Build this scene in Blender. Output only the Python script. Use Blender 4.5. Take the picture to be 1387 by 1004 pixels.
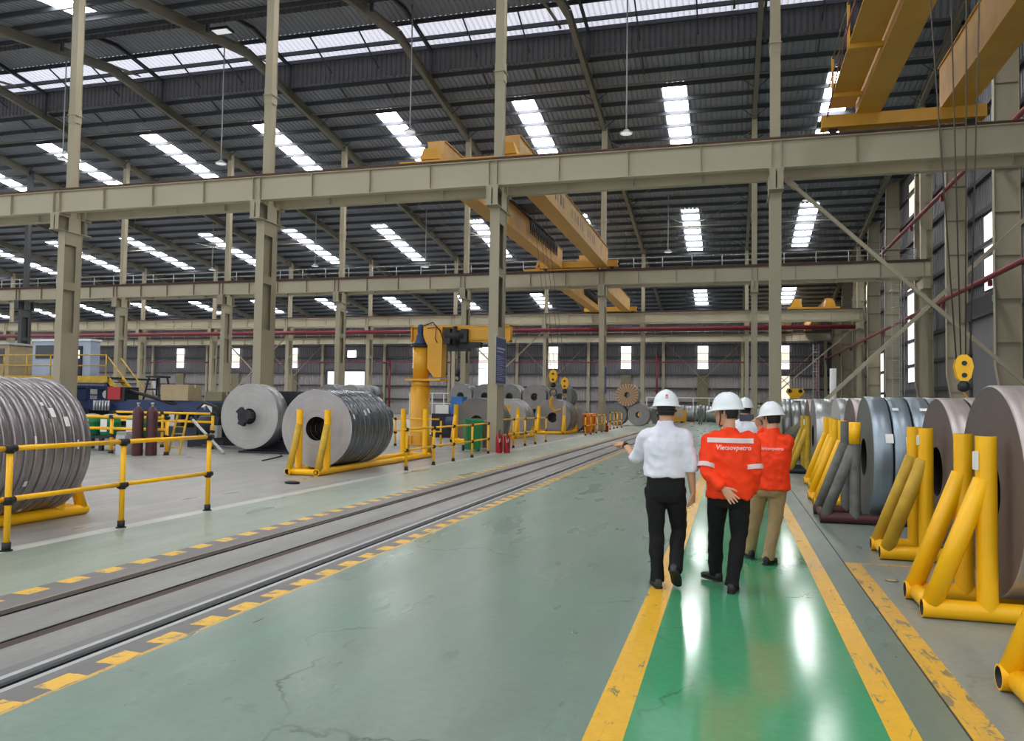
import bpy, bmesh, math, random
from math import sin, cos, pi, sqrt, radians
from mathutils import Vector, Matrix
from mathutils.bvhtree import BVHTree

for o in list(bpy.data.objects):
    bpy.data.objects.remove(o)
SC = bpy.context.scene
COL = SC.collection
RND = random.Random(7)

# ------------------------------------------------------------------ camera
YAW, PITCH, ROLL, FPX = 0.270307586, 0.0416176, 0.0145215, 1071.717
fw = Vector((-sin(YAW) * cos(PITCH), cos(YAW) * cos(PITCH), sin(PITCH)))
rt = Vector((cos(YAW), sin(YAW), 0))
up = rt.cross(fw)
r2 = cos(ROLL) * rt + sin(ROLL) * up
u2 = -sin(ROLL) * rt + cos(ROLL) * up
cam = bpy.data.objects.new('camera', bpy.data.cameras.new('camera'))
COL.objects.link(cam)
m = Matrix((r2, u2, -fw)).transposed().to_4x4()
m.translation = Vector((0, 0, 1.62))
cam.matrix_world = m
cam.data.sensor_width = 36
cam.data.lens = FPX * 36 / 1387
cam.data.clip_end = 400
SC.camera = cam

# ------------------------------------------------------------------ world, exposure
w = bpy.data.worlds.new('overcast_sky')
SC.world = w
w.use_nodes = True
wn = w.node_tree
for n in list(wn.nodes):
    wn.nodes.remove(n)
wo = wn.nodes.new('ShaderNodeOutputWorld')
bg = wn.nodes.new('ShaderNodeBackground')
bg.inputs['Color'].default_value = (0.93, 0.97, 1.0, 1)
bg.inputs['Strength'].default_value = 1.2
wn.links.new(bg.outputs[0], wo.inputs[0])
SC.view_settings.view_transform = 'Standard'
SC.view_settings.look = 'None'
SC.view_settings.gamma = 1
SC.view_settings.use_curve_mapping = False
SC.view_settings.exposure = 0.0
SKY_EMIT = 20.0     # translucent roof strips under the overcast sky
MON_EMIT = 1.0      # corrugated translucent sheets of the ridge monitor

# ------------------------------------------------------------------ materials
def lin(c):
    def f(v):
        v = v / 255.0
        return v / 12.92 if v <= 0.04045 else ((v + 0.055) / 1.055) ** 2.4
    return (f(c[0]), f(c[1]), f(c[2]), 1)

class NT:
    def __init__(s, name):
        s.m = bpy.data.materials.new(name)
        s.m.use_nodes = True
        s.t = s.m.node_tree
        s.b = s.t.nodes['Principled BSDF']
        s.co = None
    def n(s, kind, **kw):
        x = s.t.nodes.new(kind)
        for k, v in kw.items():
            setattr(x, k, v)
        return x
    def l(s, a, b):
        s.t.links.new(a, b)
    def coord(s, scale=(1, 1, 1), kind='Object'):
        if s.co is None:
            s.co = s.n('ShaderNodeTexCoord')
        mp = s.n('ShaderNodeMapping')
        mp.inputs['Scale'].default_value = scale
        s.l(s.co.outputs[kind], mp.inputs['Vector'])
        return mp.outputs[0]
    def noise(s, vec, scale, detail=4, rough=0.55, dist=0):
        x = s.n('ShaderNodeTexNoise')
        x.inputs['Scale'].default_value = scale
        x.inputs['Detail'].default_value = detail
        x.inputs['Roughness'].default_value = rough
        x.inputs['Distortion'].default_value = dist
        s.l(vec, x.inputs['Vector'])
        return x.outputs[0]
    def ramp(s, fac, stops):
        x = s.n('ShaderNodeValToRGB')
        e = x.color_ramp.elements
        while len(e) < len(stops):
            e.new(0.5)
        for i, (p, c) in enumerate(stops):
            e[i].position = p
            e[i].color = c if len(c) == 4 else (*c, 1)
        s.l(fac, x.inputs[0])
        return x.outputs[0]
    def mix(s, fac, a, b, mode='MIX'):
        x = s.n('ShaderNodeMix', data_type='RGBA', blend_type=mode)
        for sock, v in ((x.inputs[0], fac), (x.inputs[6], a), (x.inputs[7], b)):
            if hasattr(v, 'links') or hasattr(v, 'is_linked'):
                s.l(v, sock)
            else:
                sock.default_value = v
        return x.outputs[2]
    def math(s, op, a, b=0.0):
        x = s.n('ShaderNodeMath', operation=op)
        for sock, v in ((x.inputs[0], a), (x.inputs[1], b)):
            if hasattr(v, 'is_linked'):
                s.l(v, sock)
            else:
                sock.default_value = v
        return x.outputs[0]
    def bump(s, h, strength=0.3, dist=0.01):
        x = s.n('ShaderNodeBump')
        x.inputs['Strength'].default_value = strength
        x.inputs['Distance'].default_value = dist
        s.l(h, x.inputs['Height'])
        s.l(x.outputs[0], s.b.inputs['Normal'])
    def set(s, **kw):
        for k, v in kw.items():
            i = s.b.inputs[k]
            if hasattr(v, 'is_linked'):
                s.l(v, i)
            else:
                i.default_value = v

BW = lambda v: (v, v, v, 1)
def P(name, rgb, rough=0.5, metal=0.0, var=0.12, scale=3.0, bump=0.0, bscale=40, spec=0.5, vecscale=(1, 1, 1), rvar=0.0):
    t = NT(name)
    v = t.coord(vecscale)
    c = lin(rgb)
    if var > 0:
        f = t.ramp(t.noise(v, scale, 5), [(0.25, BW(1 - var)), (0.75, BW(1 + var))])
        t.set(**{'Base Color': t.mix(1.0, c, f, 'MULTIPLY')})
    else:
        t.set(**{'Base Color': c})
    t.set(Roughness=rough, Metallic=metal, **{'Specular IOR Level': spec})
    if rvar > 0:
        t.set(Roughness=t.ramp(t.noise(v, scale * 2.3, 4), [(0.3, BW(max(0.02, rough - rvar))), (0.7, BW(min(1, rough + rvar)))]))
    if bump > 0:
        t.bump(t.noise(v, bscale, 3), bump, 0.005)
    return t.m

def emit(name, rgb, strength, ribs=False):
    t = NT(name)
    c = lin(rgb)
    t.set(**{'Base Color': c, 'Emission Color': c, 'Emission Strength': strength, 'Roughness': 0.6})
    if ribs:
        v = t.coord()
        wv = t.n('ShaderNodeTexWave', wave_type='BANDS', bands_direction='X')
        wv.inputs['Scale'].default_value = 1.05
        wv.inputs['Distortion'].default_value = 0
        t.l(v, wv.inputs['Vector'])
        f = t.ramp(wv.outputs[1], [(0.0, BW(0.55)), (0.55, BW(1.0))])
        t.set(**{'Emission Color': t.mix(1.0, c, f, 'MULTIPLY')})
    return t.m

def floor_mat(name, rgb, rgb2, rough, cracks=0.0, dirt=(90, 88, 84), dirtamt=0.35, worn=None, wornamt=0.0, streak=(1, 0.25, 1), rvar=0.1, spec=0.5):
    t = NT(name)
    v = t.coord()
    vs = t.coord(streak)
    base = t.mix(t.ramp(t.noise(vs, 0.9, 6, 0.6, 0.4), [(0.35, BW(0)), (0.68, BW(1))]), lin(rgb), lin(rgb2))
    fine = t.ramp(t.noise(v, 14, 5, 0.7), [(0.3, BW(0.9)), (0.7, BW(1.08))])
    base = t.mix(1.0, base, fine, 'MULTIPLY')
    smear = t.ramp(t.noise(t.coord((2.2, 0.5, 1)), 1.7, 5, 0.55, 0.5), [(0.35, BW(0)), (0.85, BW(1))])
    base = t.mix(t.math('MULTIPLY', smear, dirtamt), base, lin(dirt))
    if cracks > 0:
        vo = t.n('ShaderNodeTexVoronoi', feature='DISTANCE_TO_EDGE')
        vo.inputs['Scale'].default_value = 0.42
        wob = t.n('ShaderNodeVectorMath', operation='ADD')
        nz = t.n('ShaderNodeTexNoise')
        nz.inputs['Scale'].default_value = 1.6
        nz.inputs['Detail'].default_value = 6
        t.l(v, nz.inputs['Vector'])
        t.l(nz.outputs['Color'], wob.inputs[0])
        t.l(v, wob.inputs[1])
        t.l(wob.outputs[0], vo.inputs['Vector'])
        cr = t.ramp(vo.outputs['Distance'], [(0.0, BW(1)), (0.009, BW(0))])
        gate = t.ramp(t.noise(v, 0.8, 2), [(0.48, BW(0)), (0.6, BW(1))])
        base = t.mix(t.math('MULTIPLY', t.math('MULTIPLY', cr, gate), cracks), base, lin((52, 60, 55)))
    if worn is not None:
        wm = t.ramp(t.noise(t.coord((1.0, 0.35, 1)), 11, 8, 0.7, 0.6), [(0.62 - wornamt * 0.2, BW(0)), (0.67 - wornamt * 0.2, BW(1))])
        base = t.mix(wm, base, lin(worn))
        scr = t.ramp(t.noise(t.coord((14, 0.5, 1)), 3, 6, 0.7, 0.3), [(0.6, BW(0)), (0.68, BW(1))])
        base = t.mix(t.math('MULTIPLY', scr, 0.45), base, lin((120, 105, 70)))
    t.set(**{'Base Color': base, 'Specular IOR Level': spec})
    rr = t.ramp(t.noise(vs, 2.2, 3, 0.5), [(0.3, BW(max(0.03, rough - rvar))), (0.72, BW(rough + rvar))])
    t.set(Roughness=rr)
    return t.m

MAT = dict(
    beige=P('beige_steel_paint', (166, 157, 134), 0.55, 0, 0.10, 0.9, 0.05, 12, vecscale=(1, 1, 0.35)),
    beige2=P('beige_beam_paint', (182, 174, 150), 0.5, 0, 0.08, 0.5, vecscale=(0.5, 1, 1)),
    darkcol=P('dark_column_paint', (66, 68, 70), 0.55, 0, 0.12, 1),
    rail=P('rail_rust', (92, 66, 58), 0.7, 0.2, 0.25, 3),
    stiff=P('stiffener_primer', (150, 138, 122), 0.6, 0, 0.15, 2),
    roof=P('roof_sheet', (142, 148, 158), 0.6, 0.1, 0.14, 0.35),
    purlin=P('purlin_steel', (66, 69, 75), 0.6, 0.1, 0.1, 1),
    rafter=P('rafter_steel', (120, 117, 104), 0.6, 0, 0.12, 0.7),
    monwall=P('monitor_cheek', (92, 90, 92), 0.7, 0, 0.15, 0.8),
    sky=emit('translucent_roof_strip', (255, 255, 255), SKY_EMIT),
    mon=emit('translucent_monitor_sheet', (214, 215, 228), MON_EMIT, True),
    win=emit('daylit_wall_panel', (250, 252, 250), 1.5),
    winc=emit('daylit_cream_panel', (245, 238, 215), 1.0),
    wall=P('wall_sheet', (112, 110, 115), 0.55, 0.05, 0.10, 0.5),
    girt=P('girt_steel', (66, 66, 70), 0.6, 0.1, 0.1, 1),
    olive=P('dirty_translucent_sheet', (124, 116, 92), 0.6, 0, 0.15, 1),
    yellow=P('yellow_pipe_paint', (253, 190, 6), 0.38, 0, 0.10, 2.2, 0.06, 25),
    yellowd=P('scuffed_yellow_paint', (196, 158, 42), 0.55, 0, 0.28, 4, 0.1, 30),
    crane=P('crane_yellow_paint', (205, 152, 52), 0.5, 0, 0.12, 0.8),
    craned=P('crane_dusty_flank', (196, 156, 96), 0.6, 0, 0.2, 1.5),
    jib=P('jib_yellow_paint', (226, 165, 38), 0.42, 0, 0.12, 1.2),
    black=P('black_rubber', (28, 28, 30), 0.55, 0, 0.1, 6),
    dark=P('dark_machine_steel', (44, 47, 54), 0.5, 0.3, 0.2, 3),
    blue=P('blue_machine_paint', (38, 58, 98), 0.45, 0.1, 0.2, 2),
    bblue=P('bright_blue_paint', (48, 112, 186), 0.45, 0, 0.1, 2),
    grey=P('light_grey_paint', (176, 178, 178), 0.5, 0, 0.1, 2),
    white=P('white_paint', (226, 228, 226), 0.5, 0, 0.06, 2),
    redpipe=P('dark_red_pipe_paint', (122, 34, 44), 0.45, 0, 0.12, 1.5),
    maroon=P('maroon_paint', (80, 44, 46), 0.5, 0.1, 0.2, 3),
    red=P('red_enamel', (176, 28, 44), 0.35, 0, 0.08, 4),
    green=P('green_plastic', (22, 122, 72), 0.4, 0, 0.08, 4),
    orange=P('orange_plastic', (235, 120, 30), 0.45, 0, 0.1, 4),
    steel=P('bright_steel', (190, 192, 196), 0.3, 0.8, 0.1, 3),
    rope=P('wire_rope', (88, 80, 72), 0.6, 0.5, 0.1, 8),
    cloth_wrap=P('grey_foam_wrap', (112, 112, 108), 0.9, 0, 0.3, 7, 0.5, 18),
    carton=P('brown_carton', (176, 158, 124), 0.8, 0, 0.1, 3),
    label=P('paper_label', (235, 236, 234), 0.5, 0, 0.03, 10),
    signblue=P('sign_blue', (58, 66, 118), 0.4, 0, 0.1, 2),
    signtxt=P('sign_lettering', (176, 182, 214), 0.5, 0, 0.0),
    glassd=P('dark_window_glass', (48, 54, 58), 0.15, 0, 0.05, 2),
    lamp=emit('lamp_face', (235, 238, 240), 0.6),
)

# ------------------------------------------------------------------ mesh builder
class M:
    def __init__(s):
        s.v, s.f, s.sm, s.mi = [], [], [], []
    def add(s, vs, fs, smooth=False, mi=0):
        b = len(s.v)
        s.v.extend([tuple(x) for x in vs])
        for f in fs:
            s.f.append(tuple(b + i for i in f)); s.sm.append(smooth); s.mi.append(mi)
        return s
    def box(s, x0, x1, y0, y1, z0, z1, mi=0):
        vs = [(x, y, z) for z in (z0, z1) for y in (y0, y1) for x in (x0, x1)]
        return s.add(vs, [(0, 2, 3, 1), (4, 5, 7, 6), (0, 1, 5, 4), (2, 6, 7, 3), (0, 4, 6, 2), (1, 3, 7, 5)], False, mi)
    def bar(s, p0, p1, w, h, upv=(0, 0, 1), mi=0):
        p0, p1 = Vector(p0), Vector(p1)
        d = (p1 - p0).normalized(); uv = Vector(upv)
        if abs(d.dot(uv)) > 0.99: uv = Vector((0, 1, 0))
        a = d.cross(uv).normalized(); b = a.cross(d).normalized()
        vs = [p + a * (i * w / 2) + b * (j * h / 2) for p in (p0, p1) for i, j in ((-1, -1), (1, -1), (1, 1), (-1, 1))]
        return s.add(vs, [(3, 2, 1, 0), (4, 5, 6, 7), (0, 1, 5, 4), (1, 2, 6, 5), (2, 3, 7, 6), (3, 0, 4, 7)], False, mi)
    def ring(s, c, d, r, n, ref=None):
        d = Vector(d).normalized()
        ref = Vector(ref) if ref else (Vector((0, 0, 1)) if abs(d.z) < 0.9 else Vector((1, 0, 0)))
        a = d.cross(ref).normalized(); b = d.cross(a)
        c = Vector(c)
        return [c + a * r * cos(2 * pi * k / n) + b * r * sin(2 * pi * k / n) for k in range(n)]
    def cyl(s, p0, p1, r0, r1=None, n=16, caps=(1, 1), mi=0, smooth=True):
        r1 = r0 if r1 is None else r1
        d = Vector(p1) - Vector(p0)
        b = len(s.v)
        s.v.extend([tuple(x) for x in s.ring(p0, d, r0, n)] + [tuple(x) for x in s.ring(p1, d, r1, n)])
        for k in range(n):
            j = (k + 1) % n
            s.f.append((b + k, b + n + k, b + n + j, b + j)); s.sm.append(smooth); s.mi.append(mi)
        if caps[0]: s.f.append(tuple(b + k for k in range(n))); s.sm.append(False); s.mi.append(mi)
        if caps[1]: s.f.append(tuple(b + n + k for k in range(n - 1, -1, -1))); s.sm.append(False); s.mi.append(mi)
        return s
    def pipe(s, p0, p1, r, n=16, wall=0.012, deep=0.12, mi=0, mi2=0):
        """tube with open hollow ends"""
        p0, p1 = Vector(p0), Vector(p1); d = (p1 - p0).normalized()
        s.cyl(p0, p1, r, n=n, caps=(0, 0), mi=mi)
        for p, sg in ((p0, 1), (p1, -1)):
            o = s.ring(p, d, r, n); i = s.ring(p, d, r - wall, n); e = s.ring(p + d * sg * deep, d, r - wall, n)
            b = len(s.v); s.v.extend([tuple(x) for x in o + i + e])
            for k in range(n):
                j = (k + 1) % n
                s.f.append((b + k, b + j, b + n + j, b + n + k)); s.sm.append(False); s.mi.append(mi)
                s.f.append((b + n + k, b + n + j, b + 2 * n + j, b + 2 * n + k)); s.sm.append(True); s.mi.append(mi2)
            s.f.append(tuple(b + 2 * n + k for k in range(n))); s.sm.append(False); s.mi.append(mi2)
        return s
    def tube(s, pts, r, n=10, mi=0):
        pts = [Vector(p) for p in pts]
        rs = r if isinstance(r, (list, tuple)) else [r] * len(pts)
        b = len(s.v); ref = None
        for i, p in enumerate(pts):
            d = (pts[min(i + 1, len(pts) - 1)] - pts[max(i - 1, 0)]).normalized()
            if ref is None:
                ref = d.cross(Vector((0, 0, 1)) if abs(d.z) < 0.9 else Vector((1, 0, 0))).normalized()
            ref = (ref - d * ref.dot(d)).normalized(); o = d.cross(ref)
            s.v.extend([tuple(p + ref * rs[i] * cos(2 * pi * k / n) + o * rs[i] * sin(2 * pi * k / n)) for k in range(n)])
        for i in range(len(pts) - 1):
            for k in range(n):
                j = (k + 1) % n
                s.f.append((b + i * n + k, b + i * n + j, b + (i + 1) * n + j, b + (i + 1) * n + k)); s.sm.append(True); s.mi.append(mi)
        s.f.append(tuple(b + k for k in range(n - 1, -1, -1))); s.sm.append(False); s.mi.append(mi)
        e = b + (len(pts) - 1) * n
        s.f.append(tuple(e + k for k in range(n))); s.sm.append(False); s.mi.append(mi)
        return s
    def lathe(s, prof, n=32, axis='z', c=(0, 0, 0), mis=None, smooth=True, sharp=()):
        """prof: (r, h) points, revolved; closed with discs where r == 0"""
        b = len(s.v)
        for r, hh in prof:
            for k in range(n):
                a = 2 * pi * k / n
                q = {'z': (r * cos(a), r * sin(a), hh), 'y': (r * cos(a), hh, r * sin(a)), 'x': (hh, r * cos(a), r * sin(a))}[axis]
                s.v.append((q[0] + c[0], q[1] + c[1], q[2] + c[2]))
        for i in range(len(prof) - 1):
            for k in range(n):
                j = (k + 1) % n
                s.f.append((b + i * n + k, b + i * n + j, b + (i + 1) * n + j, b + (i + 1) * n + k))
                s.sm.append(smooth and i not in sharp); s.mi.append(mis[i] if mis else 0)
        return s
    def prism(s, poly, o, u, v, w, mi=0):
        """polygon in (u,v) from origin o, extruded by vector w"""
        o, u, v, w = Vector(o), Vector(u), Vector(v), Vector(w); n = len(poly)
        a = [o + u * p[0] + v * p[1] for p in poly]
        return s.add(a + [p + w for p in a], [tuple(range(n - 1, -1, -1)), tuple(range(n, 2 * n))] +
                     [(i, (i + 1) % n, n + (i + 1) % n, n + i) for i in range(n)], False, mi)
    def sphere(s, c, r, nu=16, nv=10, sc=(1, 1, 1), mi=0):
        b = len(s.v); c = Vector(c)
        for i in range(nv + 1):
            t = pi * i / nv
            for k in range(nu):
                a = 2 * pi * k / nu
                s.v.append((c.x + r * sc[0] * sin(t) * cos(a), c.y + r * sc[1] * sin(t) * sin(a), c.z + r * sc[2] * cos(t)))
        for i in range(nv):
            for k in range(nu):
                j = (k + 1) % nu
                s.f.append((b + i * nu + k, b + (i + 1) * nu + k, b + (i + 1) * nu + j, b + i * nu + j)); s.sm.append(True); s.mi.append(mi)
        return s
    def mesh(s, name):
        me = bpy.data.meshes.new(name)
        me.from_pydata(s.v, [], s.f)
        me.polygons.foreach_set('use_smooth', s.sm)
        me.polygons.foreach_set('material_index', s.mi)
        bm = bmesh.new(); bm.from_mesh(me)
        bmesh.ops.recalc_face_normals(bm, faces=bm.faces)
        bm.to_mesh(me); bm.free()
        return me
    def build(s, name, mat, parent=None, loc=None, smooth_angle=None):
        me = s.mesh(name)
        for mm in (mat if isinstance(mat, (list, tuple)) else [mat]):
            me.materials.append(MAT[mm] if isinstance(mm, str) else mm)
        return link(name, me, parent, loc)

def link(name, me, parent=None, loc=None, rot=None):
    o = bpy.data.objects.new(name, me)
    COL.objects.link(o)
    if parent is not None: o.parent = parent
    if loc is not None: o.location = loc
    if rot is not None: o.rotation_euler = rot
    return o
def tag(o, label, cat, group=None, kind=None):
    o['label'] = label; o['category'] = cat
    if group: o['group'] = group
    if kind: o['kind'] = kind
    return o
def thing(name, label, cat, loc=(0, 0, 0), rz=0, group=None):
    o = link(name, None, None, loc, (0, 0, rz))
    o.empty_display_size = 0.1
    return tag(o, label, cat, group)
def struct(name, loc=(0, 0, 0)):
    o = link(name, None, None, loc); o['kind'] = 'structure'
    return o
def S(o):
    o['kind'] = 'structure'; return o
KIDS = {}
def dup(root, loc, rz, label, group=None):
    def cp(o, par):
        c = o.copy(); COL.objects.link(c)
        if par is not None: c.parent = par
        for ch in list(o.children): cp(ch, c)
        return c
    r = cp(root, None)
    r.location = loc; r.rotation_euler = (0, 0, rz); r['label'] = label
    if group: r['group'] = group
    return r
# ================================================================== floor
FY0, FY1 = -8.0, 97.0
FX0, FX1 = -114.0, 13.0
def strip(x0, x1, mat, name='floor', y0=FY0, y1=FY1, top=0.0, parent=None):
    b = M().box(x0, x1, y0, y1, top - 0.15, top)
    o = b.build(name, mat, parent)
    if parent is None: S(o)
    return o
F_CONC = floor_mat('left_concrete', (160, 159, 154), (146, 145, 141), 0.38, 0, (128, 126, 122), 0.4, rvar=0.12)
F_PALE = floor_mat('pale_green_paint', (150, 162, 147), (140, 151, 138), 0.38, 0, (150, 152, 144), 0.35, rvar=0.12)
F_WHITE = floor_mat('faded_white_line', (200, 200, 195), (180, 182, 176), 0.4, 0, (160, 160, 155), 0.5)
F_TRACK = floor_mat('track_concrete', (152, 153, 149), (130, 129, 127), 0.5, 0, (104, 101, 100), 0.55)
F_EDGE = floor_mat('track_edge_concrete', (128, 126, 126), (112, 110, 110), 0.5, 0, (92, 88, 88), 0.4)
F_LANE = floor_mat('grey_green_lane_paint', (116, 146, 129), (130, 147, 138), 0.30, 0.9, (108, 116, 110), 0.5, rvar=0.05)
F_WALK = floor_mat('walkway_green_paint', (66, 162, 110), (84, 164, 120), 0.13, 0.45, (112, 140, 112), 0.35, rvar=0.04, spec=0.55)
F_YEL = floor_mat('yellow_line_paint', (246, 190, 36), (232, 180, 52), 0.36, 0, (196, 160, 80), 0.35, worn=(118, 112, 92), wornamt=0.15)
F_YEL2 = floor_mat('worn_yellow_line_paint', (232, 180, 62), (214, 168, 74), 0.42, 0, (170, 142, 92), 0.5, worn=(136, 126, 100), wornamt=0.38)
F_SIDE = floor_mat('side_grey_green_paint', (112, 132, 118), (124, 136, 126), 0.36, 0.4, (100, 104, 100), 0.5)
F_RIGHT = floor_mat('right_concrete', (144, 154, 148), (130, 140, 135), 0.36, 0.3, (106, 109, 105), 0.5)

def hazard(name, phase):
    """yellow and dark dashes along Y, worn, flat paint"""
    t = NT(name)
    v = t.coord()
    sp = t.n('ShaderNodeSeparateXYZ'); t.l(v, sp.inputs[0])
    wob = t.noise(v, 9, 4, 0.6)
    yy = t.math('ADD', sp.outputs[1], t.math('MULTIPLY', wob, 0.06))
    fr = t.math('FRACT', t.math('DIVIDE', t.math('ADD', yy, phase), 0.44))
    on = t.math('LESS_THAN', fr, 0.55)
    wear = t.ramp(t.noise(v, 7, 8, 0.7, 0.5), [(0.52, BW(1)), (0.66, BW(0))])
    f = t.math('MULTIPLY', on, wear)
    t.set(**{'Base Color': t.mix(f, lin((112, 110, 110)), lin((232, 184, 70))), 'Roughness': 0.5})
    return t.m
strip(FX0, -7.46, F_CONC, y1=20.72)
strip(FX0, -20.0, F_CONC, y0=20.72, y1=20.8)
strip(-20.0, -11.8, F_WHITE, 'trim_9', 20.72, 20.8)
strip(-11.8, -7.46, F_CONC, y0=20.72, y1=20.8)
strip(FX0, -7.46, F_CONC, y0=20.8)
strip(-7.46, -7.24, F_WHITE, 'trim_1')
strip(-7.24, -5.70, F_PALE)
strip(-5.70, -5.54, hazard('far_hazard_dashes', 0.0), 'trim_2')
strip(-5.54, -5.32, F_EDGE)
strip(-5.14, -4.64, F_TRACK)
strip(-4.50, -4.16, F_TRACK)
strip(-4.16, -4.06, F_EDGE)
strip(-3.84, -3.745, F_EDGE)
strip(-3.745, -3.61, hazard('near_hazard_dashes', -0.13), 'trim_3')
strip(-3.61, -3.575, F_YEL2, 'trim_4')
strip(-3.575, -0.69, F_LANE)
strip(-0.69, -0.50, F_YEL, 'trim_5')
strip(-0.50, 0.76, F_WALK)
strip(0.76, 0.91, F_YEL, 'trim_6')
strip(0.91, 1.14, F_SIDE)
strip(1.14, 1.155, P('floor_saw_cut', (58, 62, 60), 0.7), 'floor', top=-0.006)
strip(1.155, 1.31, F_YEL2, 'trim_7', FY0, 9.05)
strip(1.155, 1.31, F_SIDE, 'floor', 9.05, FY1)
strip(1.31, FX1, F_RIGHT, 'floor', FY0, 9.0)
strip(1.31, FX1, F_YEL2, 'trim_8', 9.0, 9.05)
strip(1.31, FX1, F_RIGHT, 'floor', 9.05, FY1)
S(M().box(FX0, FX1, FY0, FY1, -0.4, -0.155).build('floor', 'dark'))
# three floor tracks let into the concrete
def track(label, x0, x1, kind):
    t = thing('floor_track', label, 'rail', ((x0 + x1) / 2, 40, 0), 0)
    hw = (x1 - x0) / 2; y0, y1 = FY0 - 40, FY1 - 40
    if kind == 'slot':
        M().box(-hw + 0.012, hw - 0.012, y0, y1, -0.15, -0.008).build('slot_cover', P('slot_rust', (70, 54, 50), 0.65, 0.2, 0.3, 5), t)
        for sg in (-1, 1): M().box(sg * hw - 0.011, sg * hw + 0.011, y0, y1, -0.12, -0.002).build('edge_angle', 'dark', t)
    else:
        if kind == 'thin':
            for sg in (-1, 1): M().box(sg * (hw - 0.008) - 0.008, sg * (hw - 0.008) + 0.008, y0, y1, -0.14, 0.001).build('edge_angle', 'stiff', t)
            M().box(-hw + 0.016, hw - 0.016, y0, y1, -0.15, -0.045).build('groove_bottom', 'black', t)
            M().box(-0.02, 0.02, y0, y1, -0.045, -0.003).build('rail_head', 'dark', t)
            return
        for sg in (-1, 1):
            M().box(sg * (hw - 0.0225) - 0.0225, sg * (hw - 0.0225) + 0.0225, y0, y1, -0.14, 0.001).build('edge_angle', 'grey', t)
        M().box(-hw + 0.045, hw - 0.045, y0, y1, -0.15, -0.05).build('groove_bottom', 'black', t)
        M().box(-0.018, 0.018, y0, y1, -0.05, -0.004).build('rail_head', 'dark', t)
track('far dark steel rail set in the floor, beside the row of yellow guard posts', -5.32, -5.14, 'thin')
track('middle rusty brown slot cover between the two floor rails', -4.64, -4.50, 'slot')
track('near dark steel rail with light edges beside the green painted lane', -4.06, -3.84, 'wide')

# ================================================================== roof
RIDGE = 37.25
def zr(y): return 21.2 - 0.148 * abs(y - RIDGE)
def corr(p0, du, nu, dv, dn, pitch=0.3, depth=0.055):
    """trapezoid-ribbed sheet: ribs repeat along du for nu metres, run along vector dv, relief along dn; dv may be a function(u)"""
    b = M(); p0, du, dn = Vector(p0), Vector(du), Vector(dn); n = int(nu / pitch); us = []
    for k in range(n):
        for a, d in ((0, 0), (0.55, 0), (0.68, 1), (0.87, 1)):
            us.append(((k + a) * pitch, d * depth))
    us.append((nu, 0))
    for u, d in us:
        q = p0 + du * u + dn * d
        e = dv(u) if callable(dv) else Vector(dv)
        b.v.append(tuple(q)); b.v.append(tuple(q + e))
    for i in range(len(us) - 1):
        b.f.append((2 * i, 2 * i + 2, 2 * i + 3, 2 * i + 1)); b.sm.append(False); b.mi.append(0)
    return b
ceil = struct('ceiling')
CX0, CX1 = -113.0, 11.9
def slope(y0, y1, mat='roof', dz=0.0, name='roof_sheet'):
    n = Vector((0, 0, 1))
    corr((CX0, y0, zr(y0) + dz), (1, 0, 0), CX1 - CX0, (0, y1 - y0, zr(y1) - zr(y0)), n).build(name, mat, ceil)
slope(4.0, 33.3); slope(41.2, 95.9)
KX = [1.31 + 9 * k for k in range(-12, 2)]
pm = M().box(CX0, CX1, -0.035, 0.035, -0.22, 0.0); pm.box(CX0, CX1, -0.035, 0.06, -0.23, -0.21)
pme = pm.mesh('purlin'); pme.materials.append(MAT['purlin'])
y = 45.1
ys = []
yy = 45.1 - 1.6 * 2
while yy < 95.6: ys.append(yy); yy += 1.6
yy = 32.6
while yy > 4.2: ys.append(yy); yy -= 1.6
for y in ys: link('purlin', pme, ceil, (0, y, zr(y) - 0.02))
def ibar(b, p0, p1, w, h, t=0.02):
    d = (Vector(p1) - Vector(p0)).normalized(); u = Vector((0, 0, 1)); a = d.cross(u).normalized(); n = a.cross(d)
    for s in (-1, 1):
        off = n * s * (h / 2 - t / 2)
        b.bar(Vector(p0) + off, Vector(p1) + off, w, t)
    b.bar(p0, p1, t, h - 2 * t)
rb = M()
rh = 0.5
for (ya, yb) in ((4.0, RIDGE), (RIDGE, 95.8)):
    ibar(rb, (0, ya, zr(ya) - 0.27 - rh / 2), (0, yb, zr(yb) - 0.27 - rh / 2), 0.24, rh)
rme = rb.mesh('rafter'); rme.materials.append(MAT['rafter'])
for x in KX: link('rafter', rme, ceil, (x, 0, 0))
kb = M()
for s in (-1, 1): kb.bar((s * 0.75, 0, -0.2), (s * 0.1, 0, -0.72), 0.05, 0.03)
for s in (-1, 1):
    kme_ = M().bar((s * 0.75, 0, -0.2), (s * 0.1, 0, -0.72), 0.05, 0.03).mesh('fly_brace'); kme_.materials.append(MAT['purlin'])
    for x in KX[2:]:
        yq = 45.1
        while yq < 94: link('fly_brace', kme_, ceil, (x, yq, zr(yq))); yq += 3.2
# skylight strips in the middle of every bay
def skylight(x, y0, y1):
    b = M(); a = 0.66
    vs = [(x - a, y0, zr(y0) - 0.012), (x + a, y0, zr(y0) - 0.012), (x + a, y1, zr(y1) - 0.012), (x - a, y1, zr(y1) - 0.012)]
    b.add(vs + [(p[0], p[1], p[2] + 0.008) for p in vs], [(3, 2, 1, 0), (4, 5, 6, 7), (0, 1, 5, 4), (1, 2, 6, 5), (2, 3, 7, 6), (3, 0, 4, 7)])
    b.build('skylight', 'sky', ceil)
for x in KX:
    if x > 5: continue
    xc = x + 4.5
    for y0, y1 in ((45.2, 54.6), (63.9, 73.5), (85.8, 92.4), (22.0, 30.6), (4.3, 10.6)): skylight(xc, y0, y1)
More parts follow.
